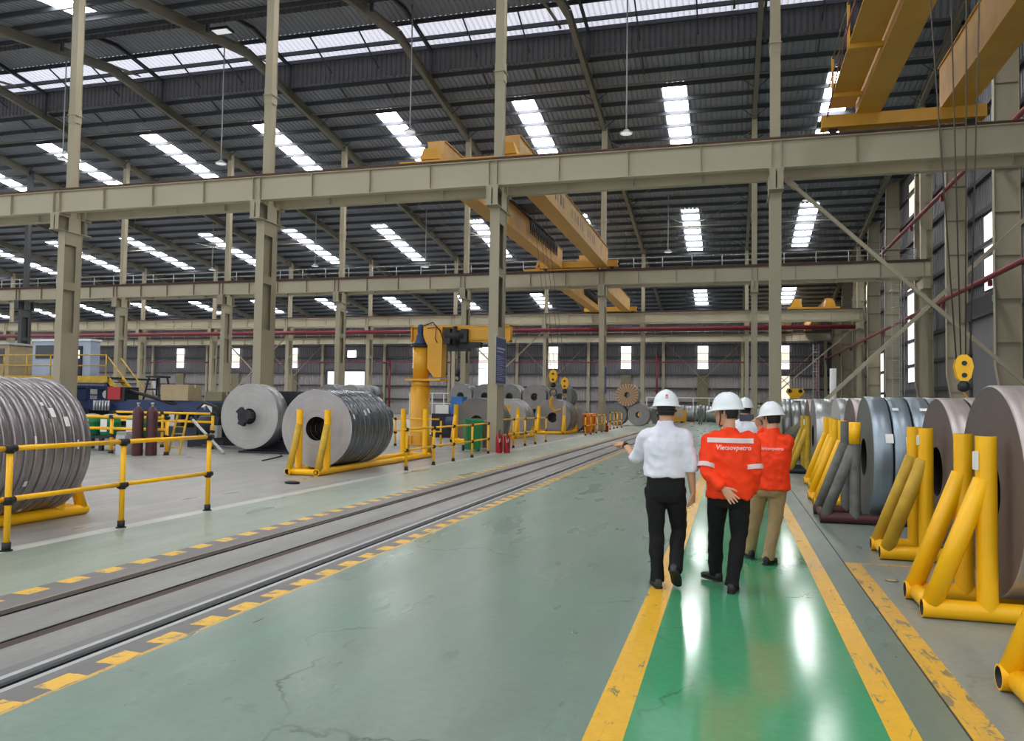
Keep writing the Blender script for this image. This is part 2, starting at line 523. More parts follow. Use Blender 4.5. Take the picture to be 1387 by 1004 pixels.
# ridge monitor: raised translucent roof on corrugated cheeks
def zm(y): return 22.38 - 0.148 * abs(y - RIDGE)
for ya, yb, mat, nm in ((33.0, 35.7, 'mon', 'monitor_sheet'), (35.7, RIDGE, 'roof', 'monitor_ridge_sheet'), (RIDGE, 38.7, 'roof', 'monitor_ridge_sheet'), (38.7, 41.5, 'mon', 'monitor_sheet')):
    corr((CX0, ya, zm(ya)), (1, 0, 0), CX1 - CX0, (0, yb - ya, zm(yb) - zm(ya)), (0, 0, 1), 0.3, 0.04).build(nm, mat, ceil)
for y in (33.3, 41.2):
    corr((CX0, y, zr(y) - 0.25), (1, 0, 0), CX1 - CX0, (0, 0, zm(y) - zr(y) + 0.24), (0, 1, 0), 0.3, 0.05).build('monitor_cheek', 'monwall', ceil)
for y in (33.6, 35.0, 35.8, 38.7, 40.2, 41.05): link('purlin', pme, ceil, (0, y, zm(y) - 0.02))
fb = M()
ibar(fb, (0, 33.3, zm(33.3) - 0.33), (0, RIDGE, zm(RIDGE) - 0.33), 0.14, 0.2)
ibar(fb, (0, RIDGE, zm(RIDGE) - 0.33), (0, 41.2, zm(41.2) - 0.33), 0.14, 0.2)
for y in (33.45, 41.05): fb.box(-0.07, 0.07, y - 0.07, y + 0.07, zr(y) - 0.6, zm(y) - 0.3)
fme = fb.mesh('monitor_frame'); fme.materials.append(MAT['purlin'])
for x in KX:
    link('monitor_frame', fme, ceil, (x + 0.3, 0, 0))
tb = M().bar((0, 37.0, 21.3), (0, 41.3, 21.95), 0.12, 0.12); tme = tb.mesh('monitor_tie'); tme.materials.append(MAT['rafter'])
sb = M().bar((0, 38.6, zm(38.6) - 0.26), (0, 43.5, zr(43.5) - 0.3), 0.07, 0.07); sme = sb.mesh('monitor_bar'); sme.materials.append(MAT['purlin'])
for x in KX:
    link('monitor_tie', tme, ceil, (x - 1.2, 0, 0)); link('monitor_bar', sme, ceil, (x + 3.0, 0, 0)); link('monitor_bar', sme, ceil, (x + 6.0, 0, 0))
# struts under the purlins (horizontal tubes between frames)
for y in (24.5, 44.0, 52.0, 66.0, 78.0):
    M().cyl((CX0, y, zr(y) - 0.55), (CX1 - 1.5, y, zr(y) - 0.55), 0.055, n=8, caps=(0, 0)).build('roof_tie', 'rafter', ceil)
# thin X bracing rods in the roof plane of two bays
for xa in (1.31, -43.69, -16.69):
    for ya, yb in ((50.0, 60.0), (60.0, 71.0)):
        for s in (0, 1):
            x0, x1 = (xa - 9, xa) if s else (xa, xa - 9)
            M().cyl((x0, ya, zr(ya) - 0.75), (x1, yb, zr(yb) - 0.75), 0.022, n=6, caps=(0, 0)).build('roof_brace', 'rafter', ceil)

# ================================================================== end wall (wall_back)
wb = struct('wall_back')
WY = 95.6
WTOP = 12.02
DX0, DX1, DZ = -52.2, -46.5, 5.57
def wsheet(x0, x1, z0, z1, mat='wall', name='wall_sheet'):
    corr((x0, WY, z0), (1, 0, 0), x1 - x0, (0, 0, z1 - z0), (0, 1, 0)).build(name, mat, wb)
MAT['wall_low'] = P('lower_wall_sheet', (160, 156, 156), 0.5, 0.05, 0.08, 0.5)
wsheet(CX0, DX0, 0, 5.26, 'wall_low'); wsheet(DX1, CX1 + 0.3, 0, 5.26, 'wall_low'); wsheet(CX0, DX0, 5.26, WTOP); wsheet(DX1, CX1 + 0.3, 5.26, WTOP); wsheet(DX0, DX1, DZ, WTOP)
gm = M().box(CX0, 0, -0.2, 0, -0.1, 0.1).mesh('girt')
for z in (2.0, 3.67, 5.26, 7.39, 8.9, 10.4):
    if z < DZ:
        for x0, x1 in ((CX0, DX0), (DX1, CX1)): M().box(x0, x1, WY - 0.22, WY - 0.02, z - 0.1, z + 0.1).build('girt', 'girt', wb)
    else: M().box(CX0, CX1, WY - 0.22, WY - 0.02, z - 0.1, z + 0.1).build('girt', 'girt', wb)
wi = 0
for x in KX:
    xc = x - 4.5
    if xc < -80 or -52.5 < xc < -46.0: continue
    wi += 1
    z0 = 3.8 if abs(xc + 30.2) < 1 else 5.96
    win = struct('window_%d' % wi, (xc, WY - 0.25, 0))
    pz = [z0, 5.96, 6.98, 7.85, 8.7] if z0 < 5 else [5.96, 6.5, 6.98, 7.85, 8.72]
    for a, b in zip(pz[:-1], pz[1:]):
        if b - a > 0.05: M().box(-0.6, 0.6, -0.01, 0.01, a + 0.03, b - 0.03).build('pane', 'winc' if 6.9 < a < 7.5 else 'win', win)
    for a in pz: M().box(-0.64, 0.64, -0.04, 0.03, a - 0.03, a + 0.03).build('glazing_bar', 'girt', win)
    if z0 > 5: M().box(-0.62, 0.62, -0.005, 0.02, 0.0, 5.2).build('lower_panel', 'olive' if xc < 5 else 'winc', win)
win = struct('window_%d' % (wi + 1), (-48.5, WY - 0.25, 0))
M().box(-0.65, 0.65, -0.01, 0.01, 7.4, 8.35).build('pane', 'win', win)
for a, b, c, d in ((-0.7, 0.7, 7.34, 7.4), (-0.7, 0.7, 8.35, 8.41), (-0.7, -0.64, 7.34, 8.41), (0.64, 0.7, 7.34, 8.41)):
    M().box(a, b, -0.03, 0.03, c, d).build('glazing_bar', 'girt', win)
d1 = struct('door_1', ((DX0 + DX1) / 2, WY - 0.1, 0))
hw = (DX1 - DX0) / 2
for s in (-1, 1): M().box(s * hw - 0.08, s * hw + 0.08, -0.15, 0.1, 0, DZ + 0.1).build('door_jamb', 'girt', d1)
M().box(-hw, hw, -0.15, 0.1, DZ - 0.02, DZ + 0.25).build('door_lintel', 'girt', d1)
# wall posts and X braces of the end wall
for x in KX:
    if x < -80: continue
    ob = M(); ob.box(-0.16, 0.16, -0.42, -0.40, 0, 9.2); ob.box(-0.16, 0.16, -0.24, -0.22, 0, 9.2); ob.box(-0.01, 0.01, -0.4, -0.24, 0, 9.2)
    ob.build('wall_post', 'beige', wb, (x - 0.05, WY, 0))
for x0 in (-7.69, -25.69, -61.69, 1.31):
    for s in (0, 1):
        a, b = ((x0 + 0.3, 8.9), (x0 + 8.7, 0.5)) if s else ((x0 + 0.3, 0.5), (x0 + 8.7, 8.9))
        M().bar((a[0], WY - 0.36 - 0.09 * s, a[1]), (b[0], WY - 0.36 - 0.09 * s, b[1]), 0.08, 0.08).build('wall_brace', 'stiff', wb)

# ================================================================== right wall
wr = struct('wall_right')
WX = 11.5
slits = []   # translucent panels: (y0, y1, z0, z1)
b = corr((WX, 4.0, 0), (0, 1, 0), 91.6, lambda u: Vector((0, 0, zr(4.0 + u) - 0.05)), (1, 0, 0)); b.build('wall_sheet', 'wall', wr)
zz = 1.2
gi = 0
while zz < 18:
    y1 = 95.5 if zz < 11.8 else RIDGE + (21.2 - zz) / 0.148 - 1
    M().box(WX - 0.2, WX - 0.01, 4.0, y1, zz - 0.1, zz + 0.1).build('girt', 'girt', wr); zz += 1.62; gi += 1
wn_ = wi + 2
for (y0, y1, z0, z1, mat) in ((39.7, 41.5, 8.9, 10.7, 'win'), (39.7, 41.5, 7.2, 8.7, 'win'), (47.4, 48.3, 8.9, 10.6, 'win'), (56.3, 58.2, 3.4, 9.6, 'win'), (55.6, 57.6, 14.2, 16.6, 'winc'), (67.0, 68.4, 2.3, 6.2, 'win'),
                              (42.6, 43.1, 1.2, 3.4, 'win'), (42.6, 43.1, 4.0, 5.6, 'win'), (45.0, 47.0, 0.9, 2.2, 'win'), (57.5, 60.5, 0.9, 1.9, 'win'), (77.5, 78.4, 1.5, 5.8, 'win'), (30.5, 31.8, 8.0, 12.0, 'win'), (74.0, 75.2, 10.5, 12.6, 'winc')):
    win = struct('window_%d' % wn_, (WX - 0.03, (y0 + y1) / 2, 0)); wn_ += 1
    hh = (y1 - y0) / 2
    M().box(-0.01, 0.01, -hh, hh, z0, z1).build('pane', mat, win)
    for a, c, e, f in ((-hh - 0.05, -hh, z0, z1), (hh, hh + 0.05, z0, z1), (-hh - 0.05, hh + 0.05, z0 - 0.05, z0), (-hh - 0.05, hh + 0.05, z1, z1 + 0.05)):
        M().box(-0.03, 0.02, a, c, e, f).build('window_frame', 'girt', win)
# roller door head on the right wall
d2 = struct('door_2', (WX - 0.25, 40.0, 0))
M().box(-0.25, 0.15, -2.9, 2.9, 5.9, 6.8).build('roller_box', 'girt', d2)
M().box(-0.02, 0.06, -2.7, 2.6, 0, 5.9).build('shutter', 'wall', d2)
M().box(-0.28, -0.26, -1.9, -1.3, 6.35, 6.65).build('exit_sign', P('exit_sign_green', (120, 160, 130), 0.4), d2)
# ================================================================== columns, runway beams
ROWY = {1: 25.09, 2: 48.09, 3: 71.3, 4: 94.0}
BTR = {1: 9.73, 2: 9.83, 3: 9.9, 4: 9.95}   # top of the runway beams
ROWNAME = {1: 'nearest', 2: 'second', 3: 'third'}
ORD = ['first', 'second', 'third', 'fourth', 'fifth', 'sixth', 'seventh', 'eighth', 'ninth', 'tenth', 'eleventh', 'twelfth']
BT = 9.83
def column_parts(row):
    ps = {}
    w, d = (0.33, 0.86)
    zt = BTR[row] - 0.9
    yc = 0.66
    f = M().box(-w / 2, w / 2, -0.012, 0.012, 0.02, zt - 0.6)
    ps['flange'] = (f, 'beige')
    ps['web'] = (M().box(-0.01, 0.01, yc - d / 2, yc + d / 2, 0.02, zt - 0.6), 'beige')
    sp = M()
    for s in (-1, 1):
        x = s * (w / 2 - 0.03)
        sp.box(x - 0.008, x + 0.008, yc - d / 2 + 0.01, yc + d / 2 - 0.01, 0.02, 4.2)
        sp.box(x - 0.008, x + 0.008, yc - d / 2 + 0.01, yc + d / 2 - 0.01, 7.7, zt - 0.6)
        sp.box(x - 0.008, x + 0.008, yc + 0.16, yc + d / 2 - 0.01, 4.2, 7.7)
    ps['side_plate'] = (sp, 'beige')
    ps['batten'] = (M().box(-w / 2 + 0.02, w / 2 - 0.02, yc - d / 2, yc + d / 2, 5.9, 6.2), 'beige')
    ps['base_plate'] = (M().box(-0.3, 0.3, yc - 0.55, yc + 0.55, 0.0, 0.03), 'stiff')
    c = M()
    for s in (-1, 1):
        yb = yc + s * 0.66
        c.box(-0.22, 0.22, yb - 0.16, yb + 0.16, zt - 0.04, zt + 0.04)
        c.box(-0.22, 0.22, yb - 0.2, yb + 0.2, zt - 0.62, zt - 0.58)
        c.box(-0.02, 0.02, yb - 0.16, yb + 0.16, zt - 0.58, zt - 0.04)
        c.box(-0.2, 0.2, yb - 0.16, yb - 0.14, zt - 0.58, zt - 0.04)
    c.box(-0.2, 0.2, yc - 0.5, yc + 0.5, zt - 0.62, zt - 0.58); c.box(-0.2, 0.2, yc - 0.5, yc + 0.5, zt - 0.04, zt)
    c.box(-0.02, 0.02, yc - 0.5, yc + 0.5, zt - 0.58, zt - 0.04)
    c.box(-0.2, -0.18, yc - 0.3, yc + 0.3, zt - 0.58, zt - 0.04); c.box(0.18, 0.2, yc - 0.3, yc + 0.3, zt - 0.58, zt - 0.04)
    ps['corbel'] = (c, 'beige')
    Y = ROWY[row]
    ztop = zr(Y + 0.66) - 0.28
    u = M()
    for s in (-1, 1): u.box(-0.15, 0.15, yc + s * 0.16 - 0.01, yc + s * 0.16 + 0.01, zt, ztop)
    u.box(-0.13, -0.115, yc - 0.15, yc + 0.15, zt, ztop); u.box(0.115, 0.13, yc - 0.15, yc + 0.15, zt, ztop)
    ps['upper_shaft'] = (u, 'beige')
    sp2 = M().box(-0.2, 0.2, yc - 0.22, yc + 0.22, 13.0, 13.03)
    sp2.box(-0.16, 0.16, yc - 0.18, yc + 0.18, 12.7, 13.3)
    ps['splice_plate'] = (sp2, 'beige')
    return ps, yc, d
def mk_meshes(ps):
    out = {}
    for k, (b, mt) in ps.items():
        me = b.mesh(k); me.materials.append(MAT[mt]); out[k] = me
    return out
for row in (1, 2, 3):
    ps, yc, d = column_parts(row)
    ms = mk_meshes(ps)
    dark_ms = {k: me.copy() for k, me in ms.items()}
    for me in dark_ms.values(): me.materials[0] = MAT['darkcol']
    xs = [x for x in KX if x < 5]
    vis = {1: [x for x in xs if x > -27], 2: [x for x in xs if x > -54], 3: [x for x in xs if x > -81]}[row]
    for x in xs:
        if x not in vis and x < vis[0] - 20: continue
        i = vis.index(x) if x in vis else None
        if i is None:
            lab = 'beige steel column of the %s row, beyond the left edge of the view at bay %d' % (ROWNAME[row], round(-x / 9))
        elif i == len(vis) - 1:
            lab = 'beige steel H column of the %s row, last one before the right wall' % ROWNAME[row]
        else:
            lab = 'beige steel H column under the runway beam, %s from the left in the %s row' % (ORD[i], ROWNAME[row])
        t = thing('steel_column', lab, 'column', (x, ROWY[row], 0), 0, 'columns of the %s row' % ROWNAME[row])
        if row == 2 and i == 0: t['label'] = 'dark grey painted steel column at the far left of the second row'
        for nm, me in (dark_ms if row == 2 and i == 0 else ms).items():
            if nm == 'flange':
                for s in (-1, 1): link('flange', me, t, (0, yc + s * d / 2, 0))
            else: link(nm, me, t)

def runway(row, dy, label, nm='crane_runway_beam', x1=10.62, rust=False, x0=CX0):
    Y = ROWY[row] + dy
    t = thing(nm, label, 'beam', (0, Y, BTR[row] - 0.85), 0, 'crane runway beams')
    M().box(x0, x1, -0.012, 0.012, 0.02, 0.83).build('web', 'beige2', t)
    M().box(x0, x1, -0.17, 0.17, 0.83, 0.85).build('top_flange', 'rail' if rust else 'beige2', t)
    M().box(x0, x1, -0.14, 0.14, 0.0, 0.02).build('bottom_flange', 'beige2', t)
    b = M().box(x0, x1, -0.06, 0.06, 0.851, 0.87); b.box(x0, x1, -0.02, 0.02, 0.87, 0.95); b.box(x0, x1, -0.035, 0.035, 0.95, 0.98)
    b.build('crane_rail', 'rail', t)
    sm_ = M().box(-0.008, 0.008, -0.13, 0.13, 0.02, 0.83).mesh('stiffener'); sm_.materials.append(MAT['stiff' if rust else 'beige2'])
    for x in KX:
        if x < x0 or x > 9.5: xs = (0.0,) if x > 9.5 else ()
        else: xs = (-0.14, 0.14, 2.25, 4.5, 6.75)
        for q in xs:
            if x + q < x1: link('stiffener', sm_, t, (x + q, 0, 0))
    return t
runway(1, 0, 'beige crane runway beam crossing the whole view, front beam of the nearest pair')
runway(1, 1.32, 'beige crane runway beam close behind the nearest one, rear beam of that pair')
runway(2, 0, 'beige crane runway beam with rust-brown rail, front beam at the second column row', rust=True)
runway(2, 1.32, 'beige crane runway beam below the handrail, rear beam at the second column row', rust=True)
runway(3, 0, 'pale runway beam above the long dark red pipe, front beam at the third column row')
runway(3, 1.32, 'pale runway beam at the third column row, rear beam behind the dark red pipe')
runway(4, 0, 'pale runway beam along the far end wall, with a handrail on top')

def railing(Y, x0, x1, z, label, h=1.02, step=1.8, th=0.022):
    t = thing('walkway_railing', label, 'railing', (x0, Y, z), 0)
    L = x1 - x0
    for hh in (h, h * 0.66, h * 0.33): M().cyl((0, 0, hh), (L, 0, hh), th, n=6).build('rail', 'grey', t)
    M().box(0, L, -0.05, 0.45, -0.06, -0.01).build('walkway_grating', 'rail', t)
    pm = M().cyl((0, 0, -0.05), (0, 0, h), th * 1.2, n=6).mesh('post'); pm.materials.append(MAT['grey'])
    n = int(L / step)
    for k in range(n + 1): link('post', pm, t, (L * k / n, 0, 0))
railing(ROWY[2] + 2.0, -100, 10.3, BTR[2] + 0.1, 'light grey walkway handrail on top of the second runway beam')
railing(ROWY[4] - 0.3, -100, 6.6, BTR[4] + 0.03, 'small grey handrail on top of the far runway beam', 0.75, 1.9, 0.02)

# wall columns of the right side, deep tapered webs seen side-on
wc = {}
def wall_column_meshes():
    ps = {}
    fb = M()
    # inner flange follows a taper: narrow foot, full depth above 3 m
    prof = [(0.55, 0.0), (0.0, 3.0), (0.0, 11.0), (0.12, 18.0)]
    f = M()
    for (a, z0), (c, z1) in zip(prof[:-1], prof[1:]):
        f.bar((a, 0, z0), (c, 0, z1), 0.28, 0.02, (1, 0, 0))
    ps['inner_flange'] = (f, 'beige')
    ps['outer_flange'] = (M().box(0.93, 0.95, -0.14, 0.14, 0, 18), 'beige')
    ps['web'] = (M().prism([(0.55, 0), (0.95, 0), (0.95, 18), (0.12, 18), (0, 11), (0, 3)], (0, -0.006, 0), (1, 0, 0), (0, 0, 1), (0, 0.012, 0)), 'beige')
    for k in range(11):
        ps['web_stiffener_%d' % k] = (M().box(0.03 + max(0, (3 - (0.7 + 1.55 * k)) / 3 * 0.55), 0.94, -0.12, 0.12, 0.7 + 1.55 * k, 0.712 + 1.55 * k), 'stiff')
    return ps
ps = wall_column_meshes(); ms = mk_meshes(ps)
wys = [36.2, 43.7, 50.7, 60.0, 67.5, 75.2, 82.8, 90.0]
for i, yv in enumerate(wys):
    t = thing('wall_column', 'deep beige web column against the right wall, %s from the near end' % ORD[i], 'column', (10.35, yv, 0), 0, 'columns along the right wall')
    zt = zr(yv) - 0.35
    for nm, me in ms.items():
        o = link('web_stiffener' if nm.startswith('web_s') else nm, me, t)
        o.scale = (1, 1, zt / 18.0)
# end columns carrying the runway beams at the right wall
cb = M().box(-0.15, 0.15, -0.3, -0.28, 0, 8.85); cb.box(-0.15, 0.15, 0.28, 0.3, 0, 8.85); cb.box(-0.01, 0.01, -0.28, 0.28, 0, 8.85); cb.box(-0.18, 0.18, -0.9, 0.9, 8.3, 8.85)
cme = cb.mesh('end_post'); cme.materials.append(MAT['beige'])
for r_ in (1, 2, 3):
    t = thing('end_column', 'beige end column under the right end of the %s runway beam' % ROWNAME[r_], 'column', (10.4, ROWY[r_] + 0.66, 0), 0, 'end columns of the runway beams')
    link('shaft', cme, t)
    M().box(-0.14, 0.14, -0.14, 0.14, 9.96, zr(ROWY[r_]) - 0.4).build('upper_shaft', 'beige', t)
    M().box(-0.25, 0.25, -0.4, 0.4, 0, 0.03).build('base_plate', 'stiff', t)
# X braces between row columns and the right wall
def brace(label, p0, p1, wd=0.11):
    t = thing('steel_brace', label, 'brace', p0, 0)
    d = Vector(p1) - Vector(p0)
    M().bar((0, 0, 0), d, wd, 0.09, (0, 1, 0)).build('angle_bar', 'beige', t)
    for q in (Vector((0, 0, 0)), d): M().bar(q - d.normalized() * 0.25, q + d.normalized() * 0.2, 0.2, 0.02, (0, 1, 0)).build('gusset_plate', 'beige', t)
brace('beige diagonal brace falling from under the nearest runway beam to the right', (1.8, 25.7, 8.55), (9.65, 25.7, 0.9))
brace('beige diagonal brace rising to the right wall, crossing the falling brace', (1.8, 25.85, 0.9), (9.65, 25.85, 8.6))
brace('far beige diagonal brace rising to the right wall in the third row', (1.5, 72.4, 0.8), (10.0, 72.4, 8.4))
for k, x in enumerate((-25.69, -52.69)):
    nm = ('between the left columns of the third row', 'at the far left of the third row')[k]
    brace('brown diagonal brace rising right, %s' % nm, (x + 0.2, 72.4, 0.6), (x + 8.8, 72.4, 8.6), 0.12)
    brace('brown diagonal brace falling right, %s' % nm, (x + 0.2, 72.55, 8.6), (x + 8.8, 72.55, 0.6), 0.12)

# ================================================================== dark red pipes
def pipe_run(label, pts, r, brackets=()):
    t = thing('fire_water_pipe', label, 'pipe', pts[0], 0)
    o = Vector(pts[0])
    M().tube([Vector(p) - o for p in pts], r, 10).build('pipe', 'redpipe', t)
    for b in brackets:
        q = Vector(b[:3]) - o
        if len(b) > 3: M().box(q.x - 0.05, q.x + 0.05, q.y - 0.02, q.y + 0.62, q.z - r - 0.06, q.z - r + 0.01).build('bracket', 'redpipe', t)
        else: M().box(q.x - 0.03, q.x + 0.12, q.y - 0.08, q.y + 0.08, q.z - 0.35, q.z - r).build('bracket', 'redpipe', t)
pipe_run('dark red pipe along the right wall at mid height', [(10.15, 5, 7.05), (10.15, 94, 7.05)], 0.11, [(10.15, y, 7.05) for y in wys])
pipe_run('dark red pipe high on the right wall', [(10.15, 5, 12.45), (10.15, 71, 12.45)], 0.11, [(10.15, y, 12.45) for y in wys[:5]])
pipe_run('long dark red pipe below the third runway beam', [(-110, 71.2, 8.45), (10.0, 71.2, 8.45)], 0.19)
pipe_run('thin red pipe along the end wall girts', [(-80, 94.6, 6.75), (9.0, 94.6, 6.75)], 0.06, [(x, 94.6, 6.75, 1) for x in KX if x > -80])
pipe_run('red riser pipe on the end wall behind the white helmet', [(-8.45, 94.9, 0), (-8.45, 94.9, 7.9)], 0.13)
pipe_run('red riser pipe on the end wall left of the yellow jib crane', [(-42.8, 94.9, 0), (-42.8, 94.9, 7.0)], 0.13)
pipe_run('red riser pipe on the end wall right of the jib crane', [(-34.0, 94.9, 0), (-34.0, 94.9, 8.4)], 0.13)
pipe_run('dark red riser pipe at the far right corner of the end wall', [(9.4, 94.9, 0), (9.4, 94.9, 7.05)], 0.2)

# ================================================================== overhead travelling cranes
def girder(t, x0, x1, y0, y1, z0, z1, flank='craned'):
    """box girder; flanks dusty, flanges wider"""
    M().box(x0 + 0.05, x1 - 0.05, y0, y1, z0 + 0.03, z1 - 0.03).build('girder_web', flank, t)
    M().box(x0, x1, y0, y1, z0, z0 + 0.03).build('bottom_flange', 'crane', t)
    M().box(x0, x1, y0, y1, z1 - 0.03, z1).build('top_flange', 'crane', t)
def marks(t, x, ys, z0, z1, s=1):
    for y in ys: M().box(x - 0.004, x + 0.004, y, y + 0.09, z0, z1).build('lettering', 'dark', t)
def end_truck(t, x0, x1, y, z0, z1, w=0.45):
    b = M().box(x0, x1, y - w / 2, y + w / 2, z0, z1)
    b.build('end_truck', 'crane', t)
    for x in (x0 + 0.35, x1 - 0.35):
        M().cyl((x, y - 0.06, z0), (x, y + 0.06, z0), 0.13, n=16).build('wheel', 'dark', t)
    for x in (x0, x1):
        s = -1 if x == x0 else 1
        M().box(min(x, x + s * 0.12), max(x, x + s * 0.12), y - 0.06, y + 0.06, z0 + 0.1, z0 + 0.25).build('buffer', 'black', t)
RT = BTR[1] + 0.13
# crane A over the near right
t = thing('overhead_crane', 'yellow double girder crane overhead at top right, resting on the nearest beam', 'crane', (0, 0, 0))
end_truck(t, 2.58, 6.98, ROWY[1], RT + 0.11, RT + 0.47)
girder(t, 3.53, 4.2, 2.8, 25.25, RT + 0.45, RT + 1.75)
girder(t, 5.8, 6.6, 2.8, 25.25, RT + 0.45, RT + 1.75)
M().box(2.8, 3.53, 2.8, 25.2, RT + 0.78, RT + 0.82).build('service_walkway', 'crane', t)
for y in (8.0, 11.2, 14.4, 17.6, 20.8, 24.0):
    M().bar((2.78, y, RT + 0.72), (3.57, y, RT + 0.72), 0.14, 0.12).build('walkway_bracket', 'crane', t)
    M().box(2.76, 2.82, y - 0.04, y + 0.04, RT + 0.7, RT + 1.85).build('rail_post', 'crane', t)
for z in (1.8, 1.35): M().cyl((2.79, 2.8, RT + z), (2.79, 24.9, RT + z), 0.02, n=6).build('hand_rail', 'rope', t)
M().tube([(2.75, 26.0, RT + 0.3), (2.7, 20, RT + 1.0), (2.72, 12, RT + 1.0), (2.7, 3, RT + 1.1)], 0.02, 6).build('cable', 'redpipe', t)
RT = 9.97
# crane B: bay between rows one and two
def bay_crane(label, xa, xb, y0, y1, wA=0.75, dark_at=None):
    t = thing('overhead_crane', label, 'crane', (0, 0, 0))
    end_truck(t, xa - 0.75, xb + 1.3, y0, RT + 0.05, RT + 0.32)
    end_truck(t, xa - 0.75, xb + 1.3, y1, RT + 0.11, RT + 0.5)
    girder(t, xa, xa + wA, y0 + 0.5, y1 - 0.1, RT + 0.05, RT + 1.25)
    girder(t, xb, xb + wA, y0 + 0.5, y1 - 0.1, RT + 0.05, RT + 1.25)
    for x in (xa, xb): M().prism([(0, 0), (wA, 0), (wA - 0.12, 0.4), (0.12, 0.4)], (x, y0 - 0.1, RT + 0.4), (1, 0, 0), (0, 0, 1), (0, 1.0, 0)).build('girder_nose', 'crane', t)
    M().box(xa + wA, xa + wA + 0.18, y0 + 3, y1 - 3, RT + 1.2, RT + 1.24).build('cable_track', 'dark', t)
    for k in range(16):
        y = y1 - 2.2 - 0.42 * k
        M().tube([(xa + wA + 0.09, y, RT + 1.2), (xa + wA + 0.07, y - 0.1, RT + 0.55), (xa + wA + 0.1, y - 0.21, RT + 0.45), (xa + wA + 0.09, y - 0.42, RT + 1.2)], 0.035, 6).build('festoon_loop', 'black', t)
    return t
tB = bay_crane('yellow double girder crane spanning between the two nearest runway beams, with lettering', -10.85, -8.0, ROWY[1] + 1.32, ROWY[2])
ly = []
for y0 in (31.4, 33.9, 34.6, 36.4, 37.1, 37.8, 41.0, 41.7, 42.4, 45.2): ly.append(y0)
for y in ly:
    for q in (0, 0.28): M().box(-7.25 - 0.053, -7.25 - 0.048, y + q, y + q + 0.08, RT + 0.5, RT + 0.95).build('lettering', 'dark', tB)
for y in (30.6, 34.2, 40.4): pass
# lettering on the right-hand flank of the right girder
for i, y in enumerate((30.2, 30.6, 32.9, 33.4, 34.0, 34.5, 38.2, 38.8, 39.3, 42.4, 43.0)):
    M().box(-7.25 - 0.056, -7.25 - 0.048, y, y + 0.1 + 0.04 * (i % 3), RT + 0.45, RT + 0.95).build('lettering', 'dark', tB)
for y, n in ((43.2, 3), (37.5, 3)):
    pass
# trolley and two hooks of crane B
M().box(-10.4, -7.7, 36.6, 38.4, RT + 1.3, RT + 1.5).build('trolley', 'dark', tB)
tC = bay_crane('yellow double girder crane of the far bay, between the second and third runway beams', -12.2, -9.5, ROWY[2] + 1.32, ROWY[3])
# crane D on the third beam, at the right
t = thing('overhead_crane', 'yellow crane end carriage with two square blocks on the third runway beam, at right', 'crane', (0, 0, 0))
end_truck(t, 4.7, 9.0, ROWY[3] + 1.32, RT + 0.08, RT + 0.35)
for x in (5.4, 8.1): M().prism([(0, 0), (0.95, 0), (0.8, 0.6), (0.15, 0.6)], (x - 0.4, ROWY[3] + 1.1, RT + 0.3), (1, 0, 0), (0, 0, 1), (0, 0.5, 0)).build('wheel_housing', 'jib', t)
girder(t, 5.2, 5.95, ROWY[3] + 1.4, ROWY[4] - 0.2, RT + 0.2, RT + 1.1, 'craned')
girder(t, 7.8, 8.5, ROWY[3] + 1.4, ROWY[4] - 0.2, RT + 0.2, RT + 1.1, 'craned')
# ropes and hook blocks
def hook_block(label, loc, s, ropes, style='round', top=RT + 1.3, cat='hook'):
    t = thing('crane_hook_block', label, cat, loc)
    if style == 'round':
        pr = [(-0.22, 0.12), (-0.3, 0.5), (-0.24, 0.78), (-0.08, 0.92), (0.08, 0.92), (0.24, 0.78), (0.3, 0.5), (0.22, 0.12), (0.12, 0.0), (-0.12, 0.0)]
        for y in (-0.12, 0.06): M().prism([(a * s, b * s) for a, b in pr], (0, y * s, 0.35 * s), (1, 0, 0), (0, 0, 1), (0, 0.06 * s, 0)).build('cheek_plate', 'yellow', t)
        M().cyl((0, -0.05 * s, 0.95 * s), (0, 0.05 * s, 0.95 * s), 0.24 * s, n=20).build('sheave', 'dark', t)
        for z in (0.55, 0.97): M().cyl((0, -0.15 * s, z * s), (0, 0.15 * s, z * s), 0.085 * s, n=14).build('axle_cap', 'dark', t)
        M().lathe([(0.0, 0.36 * s), (0.1 * s, 0.34 * s), (0.2 * s, 0.22 * s), (0.19 * s, 0.05 * s), (0.1 * s, -0.02 * s), (0, -0.04 * s)], 14).build('swivel', 'black', t)
    else:
        pr = [(-0.5, 0.35), (-0.42, 0.55), (0.42, 0.55), (0.5, 0.35), (0.2, 0.0), (-0.2, 0.0)]
        M().prism([(a * s, b * s) for a, b in pr], (0, -0.08, 0.3 * s), (1, 0, 0), (0, 0, 1), (0, 0.16, 0)).build('cheek_plate', 'yellow', t)
        for x in (-0.28, 0.28): M().cyl((x * s, -0.11, 0.7 * s), (x * s, 0.11, 0.7 * s), 0.11 * s, n=12).build('axle_cap', 'dark', t)
        M().lathe([(0, 0.3 * s), (0.12 * s, 0.25 * s), (0.14 * s, 0.1 * s), (0, 0.0)], 12).build('swivel', 'black', t)
    hk = [(0, 0, 0.0)] + [(0.11 * s * sin(a), 0, -0.2 * s + 0.13 * s * cos(a) - 0.02) for a in [radians(v) for v in range(20, 260, 24)]]
    M().tube(hk, 0.035 * s, 8).build('hook', 'crane' if style == 'round' else 'dark', t)
    for (dx, dy, tx, ty) in ropes:
        M().cyl((dx, dy, 1.0 * s), (tx, ty, top - loc[2]), 0.011, n=6).build('wire_rope', 'rope', t)
    return t
hook_block('yellow crane hook block hanging above the nearest brown coil at right', (3.3, 13.0, 1.9), 0.42, [(-0.09, 0, -0.62, 0), (-0.03, 0, -0.16, 0.1), (0.03, 0, 0.1, -0.1), (0.09, 0, 0.38, 0)], top=11.6)
